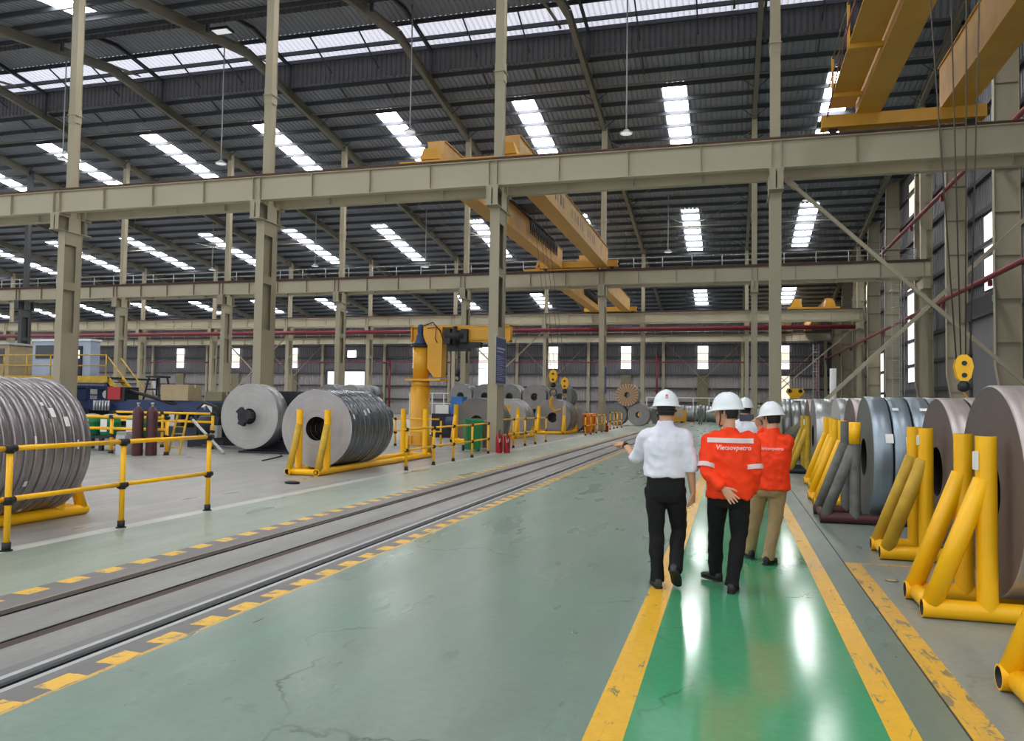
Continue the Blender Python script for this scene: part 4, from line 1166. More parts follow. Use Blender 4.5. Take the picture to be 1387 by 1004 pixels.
def person(label, loc, rz, s, J, top, trousers, shoes, jacket=False, head_yaw=0.0, head_tilt=0.0, hands=None, sleeve=0.0, group=None, logo=False, strap=False, seed=0, text=None, harness=False, lean=(0, 0)):
    t = thing('person', label, 'person', loc, rz, group)
    sc = lambda p: V(p) * 1.0
    j = {k: V(v) for k, v in J.items()}
    X, Y = V((1, 0, 0)), V((0, 1, 0))
    bw = s
    # ---------------- head frame
    hc = j['head']
    Rm = Matrix.Rotation(head_yaw, 3, 'Z') @ Matrix.Rotation(head_tilt, 3, 'X')
    hx, hy, hz = Rm @ V((1, 0, 0)), Rm @ V((0, 1, 0)), Rm @ V((0, 0, 1))
    # ---------------- body (one continuous skin)
    b = M()
    secs = []
    for z, rx, ry, oy in ((-0.118, 0.030, 0.030, 0.048), (-0.108, 0.046, 0.052, 0.036), (-0.08, 0.058, 0.075, 0.018), (-0.04, 0.067, 0.088, 0.006), (0.0, 0.073, 0.094, 0.0), (0.04, 0.076, 0.097, -0.004), (0.075, 0.070, 0.088, -0.008), (0.1, 0.052, 0.066, -0.01), (0.115, 0.02, 0.026, -0.01)):
        secs.append((hc + hz * z * s + hy * oy * s, hx, hy, rx * s, ry * s))
    loft(b, secs, 20)
    # nose, brow, lips, ears
    loft(b, [(hc + hy * 0.088 * s + hz * 0.022 * s, hx, hy, 0.008 * s, 0.008 * s), (hc + hy * 0.102 * s - hz * 0.005 * s, hx, hy, 0.011 * s, 0.012 * s), (hc + hy * 0.108 * s - hz * 0.024 * s, hx, hy, 0.016 * s, 0.014 * s), (hc + hy * 0.094 * s - hz * 0.036 * s, hx, hy, 0.013 * s, 0.010 * s)], 10)
    b.sphere(hc + hy * 0.086 * s - hz * 0.056 * s, 0.02 * s, 10, 8, (1, 0.7, 0.45))
    b.sphere(hc + hy * 0.082 * s + hz * 0.03 * s, 0.045 * s, 12, 8, (1.1, 0.35, 0.25))
    for sg in (-1, 1):
        e = hc + hx * sg * 0.076 * s - hy * 0.008 * s - hz * 0.012 * s
        b.sphere(e, 0.03 * s, 10, 8, (0.35, 0.62, 1.05))
        b.sphere(e - hz * 0.022 * s + hx * 0.001 * sg, 0.014 * s, 8, 6, (0.5, 0.8, 1))
    nb = j['neck']
    limb(b, [nb - V((0, 0, 0.08)), nb, hc - hz * 0.06 * s - hy * 0.02 * s], [0.062 * s, 0.055 * s, 0.056 * s], 4)
    tc = j['chest']; pv = j['pelvis']
    limb(b, [nb - V((0, 0, 0.04)), tc, pv], [0.06 * s, 0.10 * s, 0.09 * s], 5)
    for sd in 'lr':
        limb(b, [tc + V((0, 0, 0.08)), j[sd + 'sh'], j[sd + 'el'], j[sd + 'wr']], [0.05 * s, 0.048 * s, 0.040 * s, 0.027 * s], 6)
        limb(b, [pv, j[sd + 'hip'], j[sd + 'kn'], j[sd + 'an']], [0.08 * s, 0.07 * s, 0.048 * s, 0.036 * s], 6)
        h = (hands or {}).get(sd)
        if h: hand(b, j[sd + 'wr'], h['d'], h['pn'], h['side'], s, **{k: v for k, v in h.items() if k not in ('d', 'pn', 'side')})
    me = fuse(b, 'body', 0.0046 * s, 2)
    me.materials.append(SKIN)
    link('body', me, t)
    # eyes, mouth
    for sg in (-1, 1):
        M().sphere(hc + hx * sg * 0.032 * s + hy * 0.084 * s + hz * 0.006 * s, 0.0125 * s, 10, 8).build('eye', 'white', t)
        M().sphere(hc + hx * sg * 0.032 * s + hy * 0.0945 * s + hz * 0.006 * s, 0.006 * s, 8, 6).build('iris', 'black', t)
        M().tube([hc + hx * sg * 0.018 * s + hy * 0.096 * s + hz * 0.026 * s, hc + hx * sg * 0.046 * s + hy * 0.088 * s + hz * 0.026 * s], 0.004 * s, 6).build('eyebrow', HAIR, t)
    # ---------------- hair: cropped shell on the back and sides of the head
    hb = M(); nu, nv = 28, 16
    idx = {}
    for i in range(nv + 1):
        th = pi * i / nv
        for k in range(nu):
            a = 2 * pi * k / nu
            q = V((sin(th) * cos(a) * 0.083, sin(th) * sin(a) * 0.104 - 0.006, cos(th) * 0.121 + 0.004)) * s
            idx[i, k] = len(hb.v); hb.v.append(tuple(hc + hx * q.x + hy * q.y + hz * q.z))
    for i in range(nv):
        for k in range(nu):
            a = 2 * pi * (k + 0.5) / nu; th = pi * (i + 0.5) / nv
            yv, zv = sin(th) * sin(a), cos(th)
            if (yv > 0.25 and zv < 0.55) or zv < -0.62 or (yv > -0.25 and zv < -0.1): continue
            hb.f.append((idx[i, k], idx[i + 1, k], idx[i + 1, (k + 1) % nu], idx[i, (k + 1) % nu])); hb.sm.append(True); hb.mi.append(0)
    hb.build('hair', HAIR, t)
    # ---------------- helmet
    hm = M(); N = 36; prof = [(0.0, 1.0), (0.25, 0.965), (0.5, 0.86), (0.72, 0.69), (0.88, 0.46), (0.97, 0.2), (1.0, 0.0)]
    base = hc + hz * 0.035 * s - hy * 0.012 * s
    rx, ry, hh = 0.115 * s, 0.138 * s, 0.138 * s
    rows = []
    for r, z in prof:
        row = []
        for k in range(N):
            a = 2 * pi * k / N
            rid = 0.006 * s * math.exp(-(r * cos(a) / 0.16) ** 2) if 0 < r < 0.95 else 0
            p = base + hx * rx * r * cos(a) + hy * ry * r * sin(a) + hz * (hh * z + rid)
            row.append(len(hm.v)); hm.v.append(tuple(p))
        rows.append(row)
    for (ex, dz) in ((0.004, -0.004), (0.011, -0.016), (0.011, -0.022), (-0.004, -0.014)):
        row = []
        for k in range(N):
            a = 2 * pi * k / N
            fr = max(0, sin(a)) ** 2.2
            e = (ex + (0.045 * fr if ex > 0.01 else 0)) * s
            p = base + hx * (rx + e) * cos(a) + hy * (ry + e) * sin(a) + hz * (dz - (0.016 * fr if ex > 0.01 else 0)) * s
            row.append(len(hm.v)); hm.v.append(tuple(p))
        rows.append(row)
    for i in range(len(rows) - 1):
        for k in range(N):
            q = (k + 1) % N
            hm.f.append((rows[i][k], rows[i][q], rows[i + 1][q], rows[i + 1][k])); hm.sm.append(True); hm.mi.append(0)
    ho = hm.build('helmet', HELM, t)
    if logo:
        lg = M()
        for sx_, sz_, w_, h_ in ((0, 0.075, 0.026, 0.02), (0, 0.052, 0.034, 0.007)):
            for (u, v_) in ((-1, -1), (1, -1), (0.55, 1), (-0.55, 1)):
                zz_ = (sz_ + v_ * h_ / 2); fr_ = sqrt(max(0, 1 - (zz_ / 0.146) ** 2))
                x_ = u * w_ / 2
                lg.v.append(tuple(base + hx * x_ * s - hy * (0.1445 * fr_ * sqrt(max(0, 1 - (x_ / (0.117 * fr_)) ** 2)) + 0.004) * s + hz * zz_ * s))
            q = len(lg.v) - 4; lg.f.append((q, q + 1, q + 2, q + 3)); lg.sm.append(False); lg.mi.append(0)
        lo = lg.build('helmet_logo', P('logo_red', (206, 92, 104), 0.5, 0, 0), ho)
    if harness:
        M().tube([hc + hx * 0.088 * s * cos(a) + hy * 0.108 * s * sin(a) - hz * (0.018 + 0.012 * sin(a) ** 2) * s for a in [pi + pi * k / 14 for k in range(15)]], 0.011 * s, 8).build('harness_band', 'black', t)
    if strap:
        for sg in (-1, 1):
            M().tube([hc + hx * sg * 0.08 * s + hy * 0.03 * s + hz * 0.04 * s, hc + hx * sg * 0.078 * s + hy * 0.03 * s - hz * 0.05 * s, hc + hx * sg * 0.03 * s + hy * 0.06 * s - hz * 0.125 * s, hc + hy * 0.065 * s - hz * 0.13 * s], 0.005 * s, 6).build('chin_strap', 'black', t)
    # ---------------- upper garment
    g = M()
    hem = j['hem']; tw = J.get('twist', 0)
    tf = J.get('torso_dir', (1, 0, 0)); TX = V(tf).normalized(); TY = V((0, 0, 1)).cross(TX)
    loose = 1.08 if jacket else 1.0
    pz = pv.z; shz = (j['lsh'].z + j['rsh'].z) / 2
    mid = (j['lsh'] + j['rsh']) / 2
    def at(z):
        u = (z - hem.z) / (mid.z - hem.z); c = hem.lerp(mid, min(1, max(0, u))); return V((c.x, c.y, z))
    sp_ = []
    H_ = mid.z - hem.z
    for u, rx, ry in ((0.0, 0.182, 0.128), (0.03, 0.19, 0.134), (0.22, 0.186, 0.130), (0.45, 0.180, 0.126), (0.7, 0.192, 0.128), (0.88, 0.196, 0.118), (1.0, 0.172, 0.098), (1.07, 0.118, 0.080), (1.13, 0.07, 0.068)):
        c = at(hem.z + H_ * u) if u <= 1 else mid + (nb - mid) * ((u - 1) / 0.13) * V((1, 1, 1)).x
        sp_.append((c, TX, TY, rx * s * loose, ry * s * loose))
    loft(g, sp_, 24)
    # collar
    cdir = (hc - nb).normalized()
    cr = 0.068 * s
    loft(g, [(nb - V((0, 0, 0.02)), TX, TY, cr * 1.15, cr * 1.1), (nb + cdir * 0.03 * s, TX, TY, cr * 1.0, cr * 0.98)], 18)
    for sd in 'lr':
        sh, el, wr = j[sd + 'sh'], j[sd + 'el'], j[sd + 'wr']
        inner = sh.lerp(mid, 0.45)
        end = el.lerp(wr, 0.93) if sleeve >= 1 else (el.lerp(wr, sleeve) if sleeve > 0 else sh.lerp(el, 0.95))
        k = 1.1 if jacket else 1.0
        if sleeve >= 1:
            limb(g, [inner, sh, el, end], [0.085 * s, 0.075 * s * k, 0.057 * s * k, 0.045 * s * k], 7, 16)
        else:
            limb(g, [inner, sh, el, end], [0.085 * s, 0.073 * s, 0.060 * s, 0.058 * s], 7, 16)
            d = (end - el).normalized()
            g.cyl(end - d * 0.03, end + d * 0.01, 0.06 * s, 0.058 * s, 16)
    gme = fuse(g, 'jacket' if jacket else 'shirt', 0.0085 * s, 3, 0.021 * s if jacket else 0.015 * s, seed)
    gme.materials.append(top)
    go = link('jacket' if jacket else 'shirt', gme, t)
    # ---------------- trousers
    q = M()
    wz = hem.z + (0.10 if jacket else 0.06)
    pc = j['pelvis']
    for_secs = []
    for z, rx, ry in ((wz, 0.160, 0.112), (pz + 0.02, 0.166, 0.118), (pz - 0.06, 0.17, 0.124), (pz - 0.12, 0.162, 0.116), (pz - 0.17, 0.13, 0.095)):
        for_secs.append((V((pc.x, pc.y, z)), TX, TY, rx * s, ry * s))
    loft(q, for_secs, 22)
    for sd in 'lr':
        hp, kn, an = j[sd + 'hip'], j[sd + 'kn'], j[sd + 'an']
        d = (kn - an).normalized()
        limb(q, [hp + V((0, 0, 0.02)), hp.lerp(kn, 0.35), kn, an + d * 0.02, an - d * 0.035], [0.094 * s, 0.090 * s, 0.070 * s, 0.060 * s, 0.063 * s], 7, 18)
    qme = fuse(q, 'trousers', 0.0085 * s, 9, 0.011 * s, seed + 5)
    qme.materials.append(trousers)
    link('trousers', qme, t)
    # ---------------- shoes
    for sd in 'lr':
        an = j[sd + 'an']; fd = V(J[sd + 'ft']).normalized(); upv = V((0, 0, 1)); upv = (upv - fd * upv.dot(fd)).normalized(); rx_ = fd.cross(upv)
        sb = M()
        def sec(a, w_, z0, z1):
            c = an + fd * a * s - upv * (0.075 * s - (z0 + z1) / 2 * s)
            return (c, rx_, upv, w_ * s, (z1 - z0) / 2 * s)
        loft(sb, [sec(-0.082, 0.018, 0.004, 0.05), sec(-0.075, 0.030, 0.0, 0.075), (an + fd * -0.035 * s - upv * 0.030 * s, rx_, upv, 0.037 * s, 0.048 * s), sec(0.02, 0.037, 0.0, 0.082), sec(0.08, 0.042, 0.0, 0.062), sec(0.13, 0.044, 0.002, 0.05), sec(0.175, 0.034, 0.006, 0.04), sec(0.195, 0.016, 0.012, 0.03)], 16)
        sh_ = fuse(sb, 'shoe', 0.006 * s, 2); sh_.materials.append(shoes)
        so = link('shoe', sh_, t)
        ol = M()
        pts = [(-0.083, 0.016), (-0.07, 0.033), (0.0, 0.035), (0.05, 0.040), (0.12, 0.046), (0.165, 0.038), (0.197, 0.016)]
        poly = [(a, w_) for a, w_ in pts] + [(a, -w_) for a, w_ in reversed(pts)]
        ol.prism([(a * s, w_ * s) for a, w_ in poly], an - upv * 0.081 * s, fd, rx_, upv * 0.016 * s)
        ol.build('sole', 'black', so)
    return t, gme, go

def project(me, pts, d=(0, 1, 0), off=0.004, back=1.0):
    """drop local points onto a garment mesh along direction d, standing off by `off`"""
    bv = BVHTree.FromPolygons([v.co for v in me.vertices], [p.vertices for p in me.polygons])
    d = V(d).normalized(); out = []; last = None
    for p in pts:
        h = bv.ray_cast(V(p) - d * back, d)
        if h[0] is not None: q = h[0] - d * off; last = (q - V(p)).dot(d)
        else: q = V(p) + d * (last or 0)
        out.append(q)
    return out
def back_text(t, go, me, string, c, width, d, mat, name='lettering', shear=0.15):
    cu = bpy.data.curves.new('txt', 'FONT'); cu.body = string; cu.align_x = 'CENTER'; cu.shear = shear; cu.resolution_u = 3; cu.offset = 0.02
    o = bpy.data.objects.new('txt', cu); COL.objects.link(o)
    dg = bpy.context.evaluated_depsgraph_get(); dg.update()
    m_ = bpy.data.meshes.new_from_object(o.evaluated_get(dg)); bpy.data.objects.remove(o)
    bm = bmesh.new(); bm.from_mesh(m_)
    bmesh.ops.triangulate(bm, faces=bm.faces)
    bmesh.ops.subdivide_edges(bm, edges=[e for e in bm.edges if e.calc_length() > 0.25], cuts=2)
    bm.to_mesh(m_); bm.free()
    xs = [v.co.x for v in m_.vertices]; sc_ = width / (max(xs) - min(xs)); mx = (max(xs) + min(xs)) / 2
    d = V(d).normalized(); u = d.cross(V((0, 0, 1))).normalized()
    pts = [V(c) + u * (v.co.x - mx) * sc_ + V((0, 0, 1)) * v.co.y * sc_ for v in m_.vertices]
    for v, p in zip(m_.vertices, project(me, pts, d, 0.007)): v.co = p
    m_.materials.append(mat)
    return link(name, m_, go)
def patch(go, me, c, w_, h_, d, mat, name, nx=24, nz=3, slope=0.0):
    d = V(d).normalized(); u = d.cross(V((0, 0, 1))).normalized()
    pts = [V(c) + u * w_ * (i / nx - 0.5) + V((0, 0, 1)) * (h_ * (k / nz - 0.5) + slope * (i / nx - 0.5) * w_) for k in range(nz + 1) for i in range(nx + 1)]
    b = M(); b.v = [tuple(p) for p in project(me, pts, d, 0.006)]
    for k in range(nz):
        for i in range(nx):
            q = k * (nx + 1) + i
            b.f.append((q, q + 1, q + nx + 2, q + nx + 1)); b.sm.append(True); b.mi.append(0)
    return b.build(name, mat, go)
def arm_band(go, p, d, r, w_=0.04):
    p, d = V(p), V(d).normalized()
    b = M().cyl(p - d * w_ / 2, p + d * w_ / 2, r, r, 20, (0, 0)); b.cyl(p - d * w_ / 2, p + d * w_ / 2, r - 0.006, r - 0.006, 20, (0, 0))
    b.build('reflective_band', REFL, go)

# --- man pointing, white shirt
J1 = dict(head=(0.005, 0.02, 1.592), neck=(0.0, 0.0, 1.455), chest=(0, 0, 1.25), pelvis=(0.01, 0, 0.93), hem=(0.0, 0, 0.985),
          lsh=(-0.168, 0.0, 1.345), rsh=(0.168, 0.0, 1.345), lel=(-0.275, 0.13, 1.135), lwr=(-0.40, 0.31, 1.245), rel=(0.225, -0.03, 1.08), rwr=(0.245, 0.02, 0.845),
          lhip=(-0.085, 0, 0.86), rhip=(0.095, 0, 0.86), lkn=(-0.075, 0.03, 0.48), lan=(-0.06, -0.02, 0.085), rkn=(0.115, 0.13, 0.49), ran=(0.105, -0.10, 0.20),
          lft=(-0.3, 1, 0.0), rft=(0.12, 0.75, -0.62))
t1, g1, o1 = person('man in white shirt and black trousers walking and pointing left, white helmet', (-0.57, 7.25, 0), 0.0, 1.0, J1, C_WHITE, C_BLACK, SHOE, head_yaw=0.12, head_tilt=-0.08,
    hands=dict(l=dict(d=(-0.75, 0.62, 0.14), pn=(0.1, 0.2, -1), side=1, index=0.03, curl=(0.5, 0.75, 0.85, 0.9), thumb=0.2), r=dict(d=(0.02, 0.12, -1), pn=(-0.9, 0.3, 0), side=-1, curl=(0.45, 0.5, 0.55, 0.6))),
    sleeve=0.12, logo=True, seed=1, harness=True)
wr = V(J1['lwr']); dd = (wr - V(J1['lel'])).normalized()
wb_ = M().cyl(wr - dd * 0.035, wr - dd * 0.008, 0.031, 0.031, 18); wb_.cyl(wr - dd * 0.04 + V((0.0, -0.02, 0.018)), wr - dd * 0.003 + V((0.0, -0.02, 0.018)), 0.016, 0.016, 12)
wb_.build('wristwatch', P('dark_watch', (54, 44, 38), 0.35, 0.3, 0.1), t1)
# --- man with hands behind his back, orange jacket with reflective tape
J2 = dict(head=(-0.035, 0.03, 1.575), neck=(-0.01, 0.0, 1.395), chest=(0, 0, 1.22), pelvis=(-0.01, 0.05, 0.90), hem=(-0.005, 0.03, 0.815),
          lsh=(-0.172, 0.01, 1.315), rsh=(0.172, -0.01, 1.315), lel=(-0.205, -0.09, 1.06), lwr=(-0.05, -0.19, 0.91), rel=(0.205, -0.05, 1.05), rwr=(0.17, 0.1, 0.86),
          lhip=(-0.10, 0.06, 0.83), rhip=(0.08, 0.04, 0.83), lkn=(-0.125, 0.24, 0.48), lan=(-0.13, 0.34, 0.10), rkn=(0.075, 0.08, 0.47), ran=(0.02, -0.02, 0.085),
          lft=(-0.62, 0.78, 0.0), rft=(0.15, 1, 0.0), torso_dir=(1, -0.06, 0))
t2, g2, o2 = person('man in orange jacket with reflective tape, hands behind his back, head turned left', (-0.005, 7.27, 0), 0.0, 1.0, J2, C_ORANGE, C_BLACK, SHOEB, jacket=True, head_yaw=1.25, head_tilt=-0.06,
    hands=dict(l=dict(d=(0.66, -0.05, -0.72), pn=(0.05, -1, 0.05), side=-1, curl=(0.06, 0.08, 0.1, 0.1), thumb=0.1), r=dict(d=(-0.2, 0.6, -0.6), pn=(-1, 0, 0), side=-1)), sleeve=1.0, strap=True, seed=2)
patch(o2, g2, (0.0, -0.1, 1.325), 0.39, 0.042, (0, 1, 0), REFL, 'reflective_band')
back_text(t2, o2, g2, 'Vietsovpetro', (0.03, -0.1, 1.245), 0.295, (0, 1, 0), PINK)
for a, c_ in (('l', 0.86), ('r', 0.82)):
    sh, el = V(J2[a + 'sh']), V(J2[a + 'el'])
    arm_band(o2, sh.lerp(el, c_) + (V((-0.004, -0.004, 0)) if a == 'l' else V((0.0, -0.005, 0))), el - sh, 0.077, 0.04)
# --- man taking a photo, orange jacket and khaki trousers
J3 = dict(head=(0.0, 0.04, 1.51), neck=(0.005, 0.0, 1.375), chest=(0, 0, 1.18), pelvis=(-0.02, 0, 0.87), hem=(-0.01, 0.0, 0.775),
          lsh=(-0.155, 0.06, 1.265), rsh=(0.150, -0.06, 1.265), lel=(-0.22, 0.10, 1.04), lwr=(-0.18, 0.24, 0.86), rel=(0.12, 0.25, 1.16), rwr=(-0.105, 0.32, 1.395),
          lhip=(-0.10, 0.03, 0.80), rhip=(0.07, -0.01, 0.80), lkn=(-0.15, 0.17, 0.46), lan=(-0.20, 0.30, 0.095), rkn=(0.045, 0.03, 0.455), ran=(-0.025, 0.02, 0.085),
          lft=(-0.35, 1, 0.0), rft=(0.45, 1, 0.0), torso_dir=(0.93, -0.36, 0))
t3, g3, o3 = person('man in orange jacket and khaki trousers holding up a phone with his right hand', (0.40, 8.62, 0), 0.0, 0.985, J3, C_ORANGE, C_KHAKI, SHOEB, jacket=True, head_yaw=0.75, head_tilt=-0.12,
    hands=dict(r=dict(d=(-0.28, 0.05, 0.95), pn=(-0.7, 0.6, 0.0), side=-1, curl=(0.5, 0.55, 0.6, 0.65), thumb=0.5), l=dict(d=(0, 0.5, -0.8), pn=(1, 0, 0), side=1)), sleeve=1.0, seed=3)
dB = (0.25, 1, 0)
back_text(t3, o3, g3, 'Vietsovpetro', (0.0, -0.1, 1.185), 0.245, dB, PINK)
ph = thing('smartphone', 'dark smartphone held up sideways in front of the photographing man', 'phone', (0.165, 8.95, 1.455))
pb = M().prism([(-0.075, -0.03), (-0.068, -0.037), (0.068, -0.037), (0.075, -0.03), (0.075, 0.03), (0.068, 0.037), (-0.068, 0.037), (-0.075, 0.03)], (0, 0, 0.045), (1, 0, 0), (0, 0, 1), (0, 0.009, 0))
pb.build('case', P('phone_case', (40, 44, 56), 0.3, 0.1, 0), ph)
M().prism([(-0.07, -0.033), (0.07, -0.033), (0.07, 0.033), (-0.07, 0.033)], (0, -0.0015, 0.045), (1, 0, 0), (0, 0, 1), (0, 0.001, 0)).build('screen', P('phone_screen', (46, 54, 74), 0.15, 0, 0), ph)
# --- fourth man ahead, white shirt
J4 = dict(J1); J4.update(lel=(-0.24, -0.02, 1.11), lwr=(-0.23, 0.08, 0.86), rel=(0.24, -0.02, 1.11), rwr=(0.23, 0.08, 0.86), lan=(-0.1, 0.12, 0.085), lkn=(-0.09, 0.1, 0.47), rkn=(0.1, 0.0, 0.47), ran=(0.1, -0.12, 0.10), lft=(0, 1, 0), rft=(0, 1, -0.1))
t4, g4, o4 = person('man in white shirt and white helmet walking ahead, mostly hidden behind the phone', (0.2, 12.2, 0), 0.0, 0.99, J4, C_WHITE, C_BLACK, SHOEB, head_yaw=-0.1, hands=dict(l=dict(d=(0, 0.3, -1), pn=(1, 0, 0), side=1), r=dict(d=(0, 0.3, -1), pn=(-1, 0, 0), side=-1)), sleeve=0.12, seed=4)
# --- far worker in grey
t5, g5, o5 = person('far worker in grey workwear standing before the distant silver coils', (-2.62, 72.5, 0), 0.2, 0.98, J4, C_GREYW, C_GREYW, SHOE, jacket=True, hands=dict(l=dict(d=(0, 0.3, -1), pn=(1, 0, 0), side=1), r=dict(d=(0, 0.3, -1), pn=(-1, 0, 0), side=-1)), sleeve=1.0, seed=5)
# ================================================================== yellow guard rails
def guard(label, pts, h=1.05, mid=0.52, r=0.03, ends=(0.0, 0.0), group=None):
    """posts on the floor with black couplings and black feet, two yellow rails"""
    o = V((pts[0][0], pts[0][1], 0))
    t = thing('guard_rail', label, 'guard rail', o, 0, group)
    ps_ = [V((p[0], p[1], 0)) - o for p in pts]
    d0 = (ps_[1] - ps_[0]).normalized(); d1 = (ps_[-1] - ps_[-2]).normalized()
    for p in ps_:
        b = link_post(t, p, h, r)
    for z in (mid, h):
        q = [p + V((0, 0, z)) for p in ps_]
        q[0] = q[0] - d0 * ends[0]; q[-1] = q[-1] + d1 * ends[1]
        for a, c in zip(q[:-1], q[1:]): M().cyl(a, c, r * 0.85, n=12).build('rail', 'yellow', t)
    return t
PMC = {}
def link_post(t, p, h, r):
    k = (round(h, 2), r)
    if k not in PMC:
        a = M().cyl((0, 0, 0.05), (0, 0, h - 0.02), r, n=12).mesh('post'); a.materials.append(MAT['yellow'])
        c = M().cyl((0, 0, 0.0), (0, 0, 0.09), r * 1.35, n=12); c.cyl((0, 0, 0), (0, 0, 0.012), r * 1.9, n=12); c = c.mesh('foot'); c.materials.append(MAT['black'])
        e = M().cyl((0, 0, -0.05), (0, 0, 0.035), r * 1.28, n=12); e.cyl((0, -0.07, 0), (0, 0.07, 0), r * 1.15, n=12)
        e = e.mesh('coupling'); e.materials.append(MAT['black'])
        PMC[k] = (a, c, e)
    a, c, e = PMC[k]
    po = link('post', a, t, p); link('foot', c, po); link('coupling', e, po, (0, 0, 0.52 * h / 1.05)); link('coupling', e, po, (0, 0, h))
    return po
guard('yellow guard rail with black couplings in front of the large coil at the left edge', [(-7.3, 4.9), (-7.3, 6.64), (-7.33, 8.29), (-7.33, 9.98)], 1.07, 0.54, 0.033)
guard('yellow guard rail from the jib crane to the column with the blue sign', [(-7.42, 17.5), (-7.41, 19.27), (-7.40, 20.75), (-7.40, 22.4), (-7.52, 24.4)], 0.97, 0.48, 0.032, (0.25, 0))
guard('yellow guard rail just beyond the red fire extinguishers', [(-7.64, 27.9), (-7.62, 29.5), (-7.57, 30.95), (-7.58, 32.9)], 1.05, 0.52, 0.032, (1.2, 0))
guard('yellow guard rail in front of the orange bins', [(-7.3, 40.8), (-7.32, 42.6), (-7.32, 44.4), (-7.32, 46.4), (-7.3, 47.6)], 1.02, 0.5, 0.034)
guard('short far yellow fence just right of the second row column', [(-7.6, 51.6), (-7.6, 53.4), (-7.6, 55.0), (-7.6, 57.2)], 1.1, 0.5, 0.036)
guard('farthest short yellow fence left of the white helmet', [(-7.5, 64.8), (-7.4, 66.2), (-7.2, 67.8), (-6.95, 69.5), (-6.7, 71.5)], 1.15, 0.5, 0.038)
guard('yellow handrail in front of the green drums at left', [(-19.6, 19.25), (-17.42, 19.2), (-15.6, 19.3)], 1.06, 0.72, 0.05)
guard('yellow handrail beyond the maroon gas cylinders', [(-20.2, 22.4), (-18.2, 22.3), (-16.2, 22.2)], 1.14, 0.87, 0.045)
guard('yellow handrail behind the mid grey coil, left of the jib crane', [(-13.2, 27.0), (-11.9, 27.0), (-10.2, 27.2)], 1.0, 0.55, 0.035)
# ================================================================== sign, extinguishers, bins
t = thing('sign_board', 'tall blue notice board with pale lines on the middle column', 'sign', (-7.5, 25.65, 2.25))
M().box(-0.02, 0.0, -0.62, 0.62, 0, 1.6).build('board', 'grey', t)
M().box(0.0, 0.006, -0.58, 0.58, 0.04, 1.56).build('panel', 'signblue', t)
M().box(0.006, 0.009, -0.5, 0.48, 1.18, 1.24).build('title_line', 'signtxt', t)
M().box(0.006, 0.009, -0.5, 0.28, 1.08, 1.12).build('title_line', 'signtxt', t)
for k in range(14):
    M().box(0.006, 0.008, -0.5, -0.5 + (0.92, 0.7, 0.98, 0.58)[k % 4], 0.14 + 0.062 * k, 0.158 + 0.062 * k).build('text_line', 'signtxt', t)
t = thing('sign_board', 'narrow blue board on the side of the second row column', 'sign', (-7.5, 48.75, 2.3))
M().box(-0.02, 0.0, -0.4, 0.4, 0, 1.7).build('board', 'grey', t)
M().box(0.0, 0.006, -0.37, 0.37, 0.03, 1.67).build('panel', 'signblue', t)
def extinguisher(label, loc, s=1.0):
    t = thing('fire_extinguisher', label, 'extinguisher', loc, 0, None)
    M().lathe([(0, 0), (0.085 * s, 0.0), (0.095 * s, 0.03), (0.095 * s, 0.42 * s), (0.075 * s, 0.49 * s), (0.03 * s, 0.53 * s), (0.03 * s, 0.56 * s), (0, 0.56 * s)], 20).build('cylinder', 'red', t)
    b = M().box(-0.02, 0.02, -0.03, 0.09, 0.555 * s, 0.58 * s); b.bar((0, 0, 0.58 * s), (0, 0.12, 0.62 * s), 0.025, 0.015)
    b.build('valve_handle', 'black', t)
    M().tube([(0, -0.03, 0.57 * s), (0.02, -0.11, 0.54 * s), (0.06, -0.12, 0.35 * s), (0.07, -0.1, 0.15 * s)], 0.013, 8).build('hose', 'black', t)
    M().prism([(-0.03, 0.3), (0.03, 0.3), (0.03, 0.42), (-0.03, 0.42)], (0.05, -0.11, 0.05), (1, 0, 0), (0, 0, 1), (0, 0.012, 0)).build('paper_tag', 'label', t)
    return t
extinguisher('red fire extinguisher by the foot of the sign column, left one', (-7.3, 24.9, 0), 1.2)
extinguisher('red fire extinguisher by the foot of the sign column, right one', (-7.06, 25.0, 0), 1.12)
extinguisher('small far red fire extinguisher at the foot of the second row column', (-7.2, 47.7, 0), 1.0)
def wheelie(label, loc, rz, mat, h=1.05):
    t = thing('wheelie_bin', label, 'bin', loc, rz)
    b = M(); lo, hi = 0.22, 0.29
    vs = [(-lo, -lo * 1.05, 0.06), (lo, -lo * 1.05, 0.06), (lo, lo * 1.05, 0.06), (-lo, lo * 1.05, 0.06), (-hi, -hi * 1.15, h - 0.12), (hi, -hi * 1.15, h - 0.12), (hi, hi * 1.15, h - 0.12), (-hi, hi * 1.15, h - 0.12)]
    b.add(vs, [(3, 2, 1, 0), (4, 5, 6, 7), (0, 1, 5, 4), (1, 2, 6, 5), (2, 3, 7, 6), (3, 0, 4, 7)]); b.build('tub', mat, t)
    b = M().box(-hi - 0.03, hi + 0.03, -hi * 1.15 - 0.03, hi * 1.15 + 0.03, h - 0.17, h - 0.11); b.build('rim', mat, t)
    b = M().prism([(-0.37, 0), (0.36, 0), (0.36, 0.03), (0.2, 0.075), (-0.25, 0.075), (-0.37, 0.03)], (-hi - 0.02, 0, h - 0.11), (0, 1, 0), (0, 0, 1), (2 * hi + 0.04, 0, 0)); b.build('lid', mat, t)
    M().cyl((-0.22, 0.38, h - 0.12), (0.22, 0.38, h - 0.12), 0.018, n=8).build('handle', mat, t)
    for s in (-1, 1): M().cyl((s * 0.27 - 0.03, 0.27, 0.1), (s * 0.27 + 0.03, 0.27, 0.1), 0.1, n=16).build('wheel', 'black', t)
    return t
wheelie('green wheelie bin beside the column with the blue sign', (-8.35, 25.3, 0), 0.5, 'green', 1.12)
